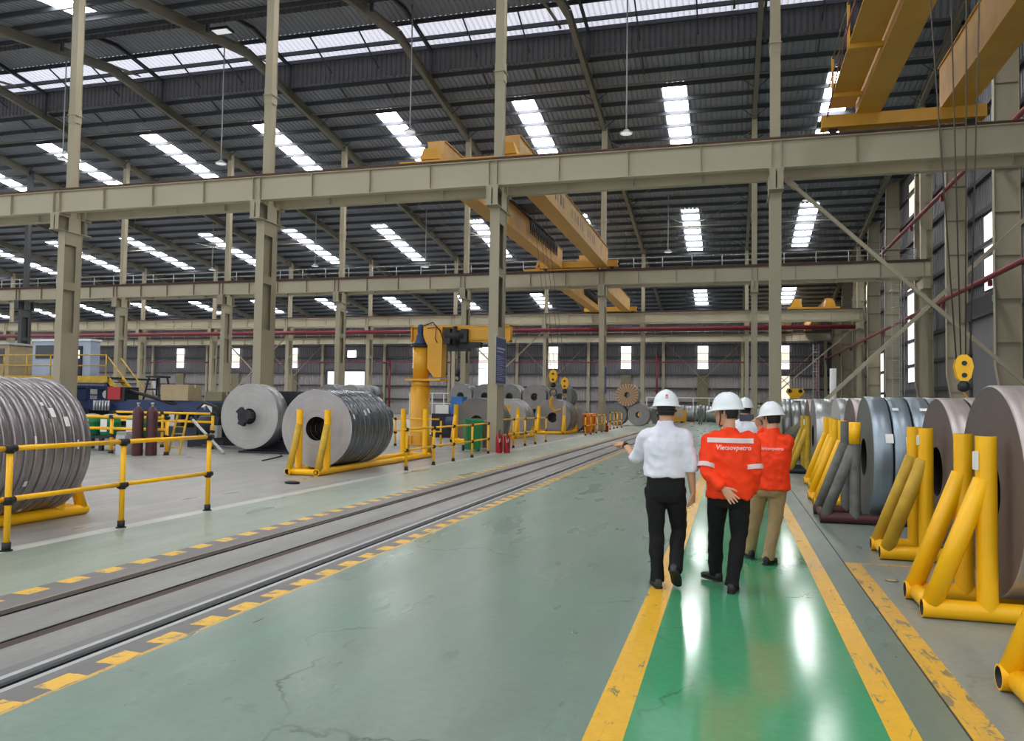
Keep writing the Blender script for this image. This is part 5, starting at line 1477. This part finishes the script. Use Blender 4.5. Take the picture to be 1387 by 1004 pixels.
wheelie('brown wheelie bin half hidden behind the green bin', (-8.2, 26.55, 0), 0.5, 'olive', 1.05)
wheelie('orange bin behind the far guard rail, left one', (-7.95, 45.4, 0), 0.1, 'orange', 1.15)
wheelie('orange bin behind the far guard rail, right one', (-7.95, 46.4, 0), 0.1, 'orange', 1.15)
# ================================================================== jib crane
t = thing('jib_crane', 'yellow pillar jib crane with a blue slewing motor and black hoist', 'crane', (-11.35, 28.0, 0))
M().lathe([(0, 0), (0.5, 0), (0.5, 0.05), (0.4, 0.06), (0.4, 2.2), (0, 2.2)], 8).build('lower_pillar', 'jib', t)
M().box(-0.46, 0.95, -0.42, 0.42, 2.42, 2.5).build('ring_plate', 'jib', t)
M().cyl((0, 0, 2.18), (0, 0, 2.44), 0.34, n=24).build('neck', 'jib', t)
M().cyl((0, 0, 2.5), (0, 0, 3.72), 0.3, n=28).build('upper_pillar', 'jib', t)
M().cyl((0, -0.02, 3.7), (0, -0.02, 3.78), 0.38, n=28).build('slew_flange', 'dark', t)
M().lathe([(0, 0), (0.24, 0), (0.22, 0.1), (0.16, 0.2), (0.16, 0.34), (0.09, 0.42), (0.11, 0.46), (0.11, 0.72), (0.06, 0.78), (0, 0.78)], 20, 'z', (0.02, -0.15, 3.78)).build('slewing_motor', 'blue', t)
M().prism([(0.33, 2.9), (0.6, 2.56), (0.9, 2.56), (0.92, 4.45), (0.15, 4.45), (0.15, 4.1), (0.33, 3.75)], (0, -0.2, 0), (1, 0, 0), (0, 0, 1), (0, 0.5, 0)).build('bracket_box', 'jib', t)
b = M().box(-0.37, 3.55, -0.16, 0.16, 3.88, 3.93); b.box(-0.37, 3.55, -0.16, 0.16, 4.45, 4.5); b.box(-0.37, 3.55, -0.02, 0.02, 3.93, 4.45)
b.box(-0.37, -0.33, -0.16, 0.16, 3.88, 4.5); b.box(3.51, 3.55, -0.16, 0.16, 3.88, 4.5); b.build('jib_beam', 'jib', t)
M().box(1.45, 3.1, -0.17, -0.15, 3.95, 4.44).build('jib_side_plate', 'jib', t)
h_ = M().cyl((1.1, -0.22, 4.1), (1.8, -0.22, 4.1), 0.22, n=18); h_.box(1.05, 1.3, -0.42, 0.0, 3.8, 4.38); h_.box(1.7, 1.95, -0.4, 0.0, 3.85, 4.35); h_.box(1.1, 1.95, -0.12, 0.1, 3.55, 3.95)
h_.cyl((1.45, -0.3, 3.75), (1.45, -0.3, 4.45), 0.09, n=12)
ho_ = h_.build('hoist', 'black', t)
M().box(1.95, 2.45, -0.3, -0.05, 3.66, 3.86).build('hoist_motor', 'black', ho_)
M().tube([(0.15, -0.21, 4.5), (0.55, -0.26, 4.62), (0.85, -0.26, 4.3), (1.0, -0.26, 3.9), (1.1, -0.22, 4.2)], 0.025, 8).build('power_cable', 'black', t)
M().tube([(0.35, -0.26, 4.4), (0.7, -0.28, 4.45), (0.67, -0.28, 4.0), (0.75, -0.27, 3.85)], 0.02, 8).build('power_cable', 'redpipe', t)
M().cyl((1.55, -0.22, 2.85), (1.55, -0.22, 3.9), 0.012, n=6).build('hoist_chain', 'rope', t)
hk_ = M().cyl((1.55, -0.22, 2.6), (1.55, -0.22, 2.85), 0.09, n=12); hk_.tube([(1.55 + 0.09 * sin(a), -0.22, 2.52 + 0.09 * cos(a)) for a in [radians(v) for v in range(0, 270, 30)]], 0.03, 8)
hk_.build('hook', 'dark', t)
M().cyl((-0.3, -0.42, 1.0), (0.3, -0.42, 1.0), 0.015, n=6).build('cable_clip', 'dark', t)
for k in range(8):
    a = 2 * pi * k / 8 + pi / 8
    M().bar((0.38 * cos(a), 0.38 * sin(a), 0.05), (0.38 * cos(a), 0.38 * sin(a), 0.35), 0.03, 0.18, (cos(a), sin(a), 0)).build('base_rib', 'jib', t)
# ================================================================== slitting line at the left
t = thing('operator_platform', 'raised yellow edged platform with a pale control booth and stairs, at far left', 'platform', (-32.9, 32.0, 0))
M().box(-5.5, 5.0, -1.6, 1.6, 2.5, 2.58).build('deck', 'dark', t)
b = M().box(-5.5, 5.0, -1.66, -1.6, 2.32, 2.62); b.build('edge_beam', 'yellowd', t)
for x in (-5.3, -2.0, 1.5, 4.8): M().box(x - 0.08, x + 0.08, -1.5, -1.34, 0, 2.5).build('leg', 'blue', t)
for x in (-5.3, -3.9, -2.5, -1.1, 0.3, 1.7, 3.1, 4.9): M().cyl((x, -1.62, 2.6), (x, -1.62, 3.6), 0.03, n=8).build('rail_post', 'yellowd', t)
for z in (3.1, 3.6): M().cyl((-5.4, -1.62, z), (4.9, -1.62, z), 0.03, n=8).build('hand_rail', 'yellowd', t)
for y in (-1.5, -0.7): M().bar((4.9, y, 2.52), (7.2, y, 0.1), 0.06, 0.22).build('stair_stringer', 'yellowd', t)
for k in range(9): M().box(4.95 + 0.25 * k, 5.2 + 0.25 * k, -1.5, -0.7, 2.32 - 0.262 * k, 2.36 - 0.262 * k).build('stair_tread', 'dark', t)
for y in (-1.5, -0.7): M().cyl((4.9, y, 3.5), (7.2, y, 1.05), 0.03, n=8).build('stair_rail', 'yellowd', t)
t = thing('control_booth', 'pale blue grey control booth with a dark door on the yellow edged platform', 'booth', (-31.55, 32.0, 2.58))
M().box(-1.5, 1.95, -0.9, -0.3, 0, 1.75).build('shell', P('booth_panel', (168, 182, 204), 0.5, 0, 0.06, 2), t)
M().box(-1.55, 2.0, -0.95, -0.25, 1.75, 1.85).build('roof', 'white', t)
dr = M().box(1.0, 1.5, -0.98, -0.9, 0.0, 1.5).build('door', 'dark', t)
M().box(1.1, 1.4, -1.0, -0.98, 0.9, 1.3).build('door_window', 'winc', dr)
M().box(-1.3, -0.2, -0.93, -0.9, 0.9, 1.55).build('window', 'glassd', t)
t = thing('control_booth', 'beige control booth with a row of dark windows at the far left', 'booth', (-36.1, 32.0, 2.58))
M().box(-2.4, 1.6, -0.9, 0.5, 0, 1.6).build('shell', 'carton', t)
M().box(-2.5, 1.7, -1.0, 0.55, 1.6, 1.7).build('roof', 'grey', t)
for k in range(4): M().box(-2.2 + 0.92 * k, -1.45 + 0.92 * k, -0.93, -0.9, 0.65, 1.4).build('window', 'glassd', t)
t = thing('slitting_machine', 'dark blue slitting machine with rollers below the control booth', 'machine', (-23.5, 27.0, 0))
M().box(-6.0, 5.5, -0.6, 0.8, 0.0, 0.5).build('bed', 'dark', t)
M().box(-5.0, 5.0, -0.5, 0.7, 1.1, 1.55).build('table', 'blue', t)
for x in (-4.6, -3.4, -1.8, -0.5, 1.0, 2.6, 4.4): M().box(x - 0.15, x + 0.15, -0.55, 0.75, 0.45, 1.15).build('frame_leg', 'dark', t)
for x in (-3.8, -2.0):
    b = M().box(x - 0.25, x + 0.25, -0.62, -0.4, 1.5, 2.0); b.box(x - 0.25, x + 0.25, 0.5, 0.72, 1.5, 2.0); b.box(x - 0.35, x + 0.35, -0.62, 0.72, 1.96, 2.1); b.build('roll_stand', 'blue', t)
for k in range(6): M().cyl((-1.2 + 0.14 * k, -0.75, 1.1), (-1.2 + 0.14 * k, -0.75, 1.5), 0.05, n=10).build('guide_roller', 'steel', t)
for x, z in ((-2.9, 1.9), (-2.9, 1.65), (-0.9, 1.75)): M().cyl((x, -0.5, z), (x, 0.6, z), 0.16, n=18).build('work_roll', 'steel', t)
M().box(-0.65, -0.05, -0.66, -0.6, 1.55, 2.05).build('red_panel', 'red', t)
M().box(-0.8, 0.1, -0.6, 0.2, 1.5, 2.05).build('gear_box', 'dark', t)
M().tube([(0.1, -0.3, 1.9), (1.0, -0.5, 1.75), (2.2, -0.5, 1.45), (3.2, -0.3, 1.3)], 0.07, 10).build('hydraulic_hose', 'black', t)
M().bar((0.3, 0.8, 2.3), (1.3, 0.0, 0.9), 0.12, 0.12).build('strut', 'grey', t)
t = thing('machine_table', 'small black steel stand on top of the blue slitting machine', 'stand', (-22.4, 27.1, 1.55))
for sx in (-0.3, 0.3):
    for sy in (-0.3, 0.3): M().bar((sx * 1.25, sy * 1.25, 0), (sx * 0.8, sy * 0.8, 0.9), 0.07, 0.07).build('leg', 'black', t)
M().box(-0.33, 0.33, -0.33, 0.33, 0.9, 0.97).build('top', 'black', t); M().box(-0.32, 0.32, -0.32, -0.26, 0.4, 0.46).build('stretcher', 'black', t)
def boxy(name, label, cat, loc, sx, sy, sz, mat, seam=True):
    t = thing(name, label, cat, loc)
    M().box(-sx / 2, sx / 2, -sy / 2, sy / 2, 0, sz).build('body', mat, t)
    if seam:
        for s in (-1, 1): M().box(-sx / 2, sx / 2, s * 0.01 - 0.005 + s * sy / 4, s * sy / 4 + 0.005, sz, sz + 0.006).build('flap_edge', 'olive', t)
        M().box(-sx / 2 - 0.003, sx / 2 + 0.003, -0.03, 0.03, sz - 0.12, sz + 0.004).build('tape', 'label', t)
    return t
boxy('carton', 'large brown carton standing on the blue slitting machine', 'carton', (-21.0, 26.75, 1.55), 1.25, 0.8, 0.62, 'carton')
boxy('carton', 'smaller pale carton to the right of the large brown carton', 'carton', (-19.3, 26.75, 1.55), 0.75, 0.6, 0.35, 'olive')
# crumpled white plastic sheet
b = M(); n = 12
rr = random.Random(5)
for i in range(n + 1):
    for k in range(n + 1): b.v.append((1.3 * (i / n - 0.5), 0.7 * (k / n - 0.5), 0.02 + 0.16 * rr.random() + 0.12 * sin(i * 0.9)))
for i in range(n):
    for k in range(n): b.f.append((i * (n + 1) + k, (i + 1) * (n + 1) + k, (i + 1) * (n + 1) + k + 1, i * (n + 1) + k + 1)); b.sm.append(False); b.mi.append(0)
o = b.build('plastic_sheet', 'white', None, (-18.4, 25.6, 1.17)); tag(o, 'crumpled white plastic sheet beside the recoiler', 'sheet')
t = thing('steel_bench', 'dark steel bench under the crumpled plastic sheet', 'bench', (-18.4, 25.6, 0))
M().box(-0.8, 0.8, -0.45, 0.45, 1.0, 1.12).build('top', 'dark', t)
for x in (-0.7, 0.7):
    for y in (-0.38, 0.38): M().box(x - 0.06, x + 0.06, y - 0.06, y + 0.06, 0, 1.0).build('leg', 'dark', t)
# gas cylinders
def gas(label, loc, mat):
    t = thing('gas_cylinder', label, 'cylinder', loc)
    M().lathe([(0, 0), (0.14, 0), (0.15, 0.03), (0.15, 1.2), (0.135, 1.27), (0.08, 1.34), (0.05, 1.38), (0, 1.38)], 22).build('bottle', mat, t)
    M().lathe([(0.03, 1.38), (0.03, 1.44), (0.05, 1.46), (0.05, 1.49), (0, 1.49)], 12).build('valve', 'steel', t)
gas('maroon gas cylinder by the yellow handrail, left and nearer one', (-16.12, 18.75, 0), 'maroon')
gas('maroon gas cylinder by the yellow handrail, right and darker one', (-15.82, 18.95, 0), 'maroon')
def drum(label, loc):
    t = thing('drum', label, 'drum', loc)
    M().lathe([(0, 0), (0.27, 0), (0.285, 0.03), (0.285, 0.17), (0.295, 0.19), (0.285, 0.21), (0.285, 0.38), (0.295, 0.4), (0.285, 0.42), (0.285, 0.56), (0.24, 0.6), (0, 0.6)], 22).build('shell', 'green', t)
    M().lathe([(0, 0.601), (0.2, 0.601), (0.2, 0.64), (0.06, 0.66), (0, 0.66)], 18).build('lid', 'grey', t)
    M().box(-0.12, 0.12, -0.292, -0.284, 0.12, 0.5).build('paper_label', 'label', t)
for i, x in enumerate((-19.25, -18.55, -17.6)): drum('green drum on the dark pallet behind the yellow handrail, %s from the left' % ORD[i], (x, 20.4, 0.45))
t = thing('pallet', 'dark steel pallet carrying the three green drums', 'pallet', (-18.4, 20.4, 0))
M().box(-1.3, 1.2, -0.45, 0.45, 0.38, 0.45).build('deck', 'dark', t)
for x in (-1.2, -0.1, 1.1):
    for y in (-0.4, 0.4): M().box(x - 0.06, x + 0.06, y - 0.05, y + 0.05, 0, 0.38).build('leg', 'dark', t)
boxy('steel_box', 'pale grey box on the floor under the green drums, left one', 'box', (-17.25, 19.55, 0), 0.35, 0.3, 0.62, 'grey', False)
boxy('steel_box', 'pale grey box on the floor beside the maroon cylinder, right one', 'box', (-16.75, 18.95, 0), 0.3, 0.3, 0.55, 'grey', False)
t = thing('step_ladder', 'small yellow ladder leaning right of the maroon gas cylinders', 'ladder', (-15.5, 19.45, 0))
for x in (-0.16, 0.22): M().bar((x, 0, 0.0), (x * 0.9, 0.35, 1.15), 0.05, 0.04).build('stile', 'yellowd', t)
for k in range(5): M().bar((-0.15, 0.06 + 0.062 * k, 0.2 + 0.2 * k), (0.21, 0.06 + 0.062 * k, 0.2 + 0.2 * k), 0.04, 0.025).build('rung', 'yellowd', t)
t = thing('grey_pipe', 'grey pipe leaning down from the yellow handrail to the floor', 'pipe', (-15.0, 20.6, 0))
M().cyl((-1.4, 0.8, 1.0), (0.6, -0.3, 0.03), 0.045, n=10).build('tube', 'grey', t); M().cyl((-1.42, 0.81, 1.01), (-1.3, 0.745, 0.95), 0.055, n=10).build('collar', 'dark', t)
# recoiler with its coil on the mandrel
tr = coil('grey coil with smooth pale end mounted on the dark recoiler mandrel', (-14.16, 21.15, 0), 0, 1.0, 0.62, 1, 'pale', 0.24, z0=0.11, seed=90)
t = thing('recoiler', 'dark recoiler machine holding a grey coil on its jawed mandrel', 'machine', (-14.16, 22.6, 0))
M().cyl((0, -1.75, 1.11), (0, 0.4, 1.11), 0.2, n=24).build('mandrel', 'black', t)
for k in range(3):
    a = radians(90 + 120 * k + 40)
    M().bar((0.1 * cos(a), -1.68, 1.11 + 0.1 * sin(a)), (0.28 * cos(a), -1.68, 1.11 + 0.28 * sin(a)), 0.2, 0.15, (0, 1, 0)).build('jaw', 'dark', t)
M().prism([(-1.0, 0), (1.9, 0), (1.5, 0.7), (1.2, 1.9), (-0.5, 1.9), (-0.9, 0.7)], (0, -0.2, 0), (1, 0, 0), (0, 0, 1), (0, 1.4, 0)).build('housing', 'dark', t)
M().box(-0.6, 1.3, -0.6, -0.2, 0.0, 0.32).build('sledge', 'dark', t)
M().box(0.7, 0.95, -0.24, -0.2, 0.1, 0.9).build('cover_plate', 'black', t)
M().box(-0.3, 1.6, -1.5, 1.8, 0, 0.06).build('base_frame', 'dark', t)
coil('pale coil behind the recoiler, top showing above the carton barrel', (-16.0, 28.6, 0), 0, 1.02, 1.6, 3, 'pale', seed=91)
t = thing('barrel', 'beige cardboard barrel between the recoiler coil and the mid grey coil', 'barrel', (-15.4, 25.4, 0))
M().lathe([(0, 0), (0.36, 0), (0.38, 0.03), (0.38, 1.9), (0.36, 1.93), (0, 1.93)], 20).build('shell', 'carton', t)
for z in (1.0, 1.75): M().lathe([(0.381, z), (0.39, z), (0.39, z + 0.04), (0.381, z + 0.04)], 20, smooth=False).build('hoop', 'olive', t)
t = thing('drive_unit', 'dark machine drive with pipes just left of the recoiler coil', 'machine', (-16.7, 23.3, 0))
M().box(-0.9, 0.5, -0.5, 0.6, 0, 0.35).build('base', 'dark', t)
M().cyl((-0.5, -0.3, 0.75), (0.35, -0.3, 0.75), 0.32, n=18).build('motor', 'dark', t)
M().box(-0.2, 0.5, -0.2, 0.5, 0.35, 1.5).build('gear_case', 'dark', t)
M().lathe([(0, 0), (0.2, 0), (0.24, 0.06), (0.2, 0.12), (0, 0.12)], 16, 'x', (0.4, -0.35, 1.15)).build('pulley', 'black', t)
M().tube([(-0.7, -0.3, 1.3), (-0.3, -0.5, 1.5), (0.2, -0.45, 1.35), (0.35, -0.4, 0.9)], 0.05, 8).build('hose', 'black', t)
M().box(0.15, 0.42, -0.75, -0.5, 0.35, 0.75).build('junction_box', 'grey', t)
# machine behind the jib crane
t = thing('blue_machine', 'dark machine with a bright blue box behind the jib crane', 'machine', (-12.3, 35.0, 0))
M().box(-1.1, 1.1, -0.5, 0.7, 0.1, 1.1).build('body', 'dark', t); M().box(-1.2, 1.2, -0.6, 0.8, 0, 0.12).build('base', 'black', t)
M().box(-0.2, 0.35, -0.4, 0.3, 1.1, 1.9).build('cabinet', 'bblue', t); M().box(-1.0, -0.35, -0.3, 0.3, 1.1, 1.5).build('white_box', 'white', t)
M().cyl((-0.3, -0.6, 0.7), (0.9, -0.6, 0.7), 0.28, n=18).build('motor', 'blue', t)
# yellow transfer cart far ahead
t = thing('transfer_cart', 'small yellow transfer cart far ahead, left of the orange jacket', 'cart', (-5.3, 77.5, 0))
M().box(-1.4, 1.2, -0.7, 0.7, 0.15, 0.5).build('chassis', 'jib', t); M().box(0.15, 1.2, -0.72, 0.6, 0.5, 1.25).build('cab', 'jib', t)
M().box(-1.2, -0.2, -0.5, 0.5, 0.5, 0.85).build('battery_box', 'grey', t); M().box(0.3, 0.9, -0.74, -0.72, 0.6, 1.1).build('panel', 'grey', t)
for x in (-1.0, 0.8):
    for y in (-0.6, 0.6): M().cyl((x, y - 0.06, 0.16), (x, y + 0.06, 0.16), 0.16, n=14).build('wheel', 'black', t)
# white rails near the end wall
def white_rail(label, x0, x1, y, h, step):
    t = thing('white_railing', label, 'railing', (x0, y, 0)); L = x1 - x0
    for z in (h, h * 0.55): M().box(0, L, -0.05, 0.05, z - 0.07, z + 0.05).build('rail', 'white', t)
    pm = M().box(-0.06, 0.06, -0.06, 0.06, 0, h).mesh('post'); pm.materials.append(MAT['white'])
    n = int(L / step)
    for k in range(n + 1): link('post', pm, t, (L * k / n, 0, 0))
white_rail('white railing before the end wall, left of the jib crane pillar', -38.5, -29.5, 91.5, 2.75, 1.5)
white_rail('long pale railing before the end wall behind the white helmets', -9.3, 1.1, 91.5, 2.55, 1.6)
# caged ladders and white post at the right wall
def cage_ladder(label, loc, h, rz=0):
    t = thing('cage_ladder', label, 'ladder', loc, rz)
    for x in (-0.25, 0.25): M().box(x - 0.025, x + 0.025, -0.02, 0.02, 0, h).build('stile', 'grey', t)
    rm = M().cyl((-0.25, 0, 0), (0.25, 0, 0), 0.016, n=6).mesh('rung'); rm.materials.append(MAT['grey'])
    for k in range(int(h / 0.35)): link('rung', rm, t, (0, 0, 0.3 + 0.35 * k))
    hm_ = M().tube([(0.38 * cos(a), -0.72 * sin(a), 0) for a in [pi * k / 12 for k in range(13)]], 0.02, 6).mesh('hoop'); hm_.materials.append(MAT['grey'])
    z = 2.4
    while z < h: link('hoop', hm_, t, (0, 0, z)); z += 1.05
    for a in (0.5, 1.57, 2.64): M().box(0.38 * cos(a) - 0.02, 0.38 * cos(a) + 0.02, -0.72 * sin(a) - 0.01, -0.72 * sin(a) + 0.01, 2.4, h).build('cage_bar', 'grey', t)
cage_ladder('caged ladder in the right corner of the end wall', (8.9, 91.8, 0), 8.6)
cage_ladder('caged ladder at the right end of the second runway beam', (9.55, 51.6, 0), 9.9)
t = thing('white_pipe', 'white vertical pipe near the far right wall', 'pipe', (6.9, 59.5, 0))
M().cyl((0, 0, 0), (0, 0, 4.4), 0.22, n=18).build('tube', 'white', t); M().cyl((0, 0, 0), (0, 0, 0.05), 0.34, n=18).build('flange', 'grey', t)
# loose bits on the floor
def strip_pile(label, loc, seed, n=7):
    rr = random.Random(seed); t = thing('scrap_strips', label, 'scrap', loc)
    for k in range(n):
        a = rr.uniform(-0.3, 0.3); y = rr.uniform(-0.5, 0.5); L = rr.uniform(0.8, 1.5)
        M().bar((-L * cos(a), y - L * sin(a), 0.02 + 0.012 * k), (L * cos(a), y + L * sin(a), 0.03 + 0.012 * k), 0.08, 0.006).build('strip', 'steel', t)
strip_pile('pale scrap steel strips on the floor under the recoiler coil', (-15.6, 22.4, 0), 3)
o = M().tube([(-12.9, 20.9, 0.015), (-12.4, 20.2, 0.015), (-12.1, 19.2, 0.02), (-11.95, 18.5, 0.015)], 0.018, 8).build('cable', 'black'); tag(o, 'thin black cable lying on the floor by the recoiler', 'cable')
def rag(label, loc, s, mat, seed):
    rr = random.Random(seed); b = M().sphere((0, 0, 0), s, 12, 8, (1, 0.6, 0.22))
    b.v = [(x * (1 + 0.5 * (rr.random() - 0.5)), y * (1 + 0.5 * (rr.random() - 0.5)), max(0, z + s * 0.15)) for x, y, z in b.v]
    o = b.build('rag', mat, None, loc); tag(o, label, 'rag')
rag('small dark rag on the grey floor in front of the yellow cradle', (-8.2, 13.75, 0), 0.16, 'dark', 2)
rag('scrap of dirty paper beside the nearest yellow stand', (1.46, 8.2, 0), 0.06, 'carton', 4)
t = thing('yellow_tag', 'yellow painted band near the foot of the left near column', 'sign', (-25.69, 25.355, 1.9))
M().box(-0.17, 0.17, -0.02, 0.0, 0.0, 0.4).build('plate', P('tag_yellow', (236, 222, 60), 0.5, 0, 0.04), t)
for x in (-0.14, 0.14): M().cyl((x, -0.026, 0.2), (x, -0.02, 0.2), 0.012, n=8).build('bolt', 'dark', t)
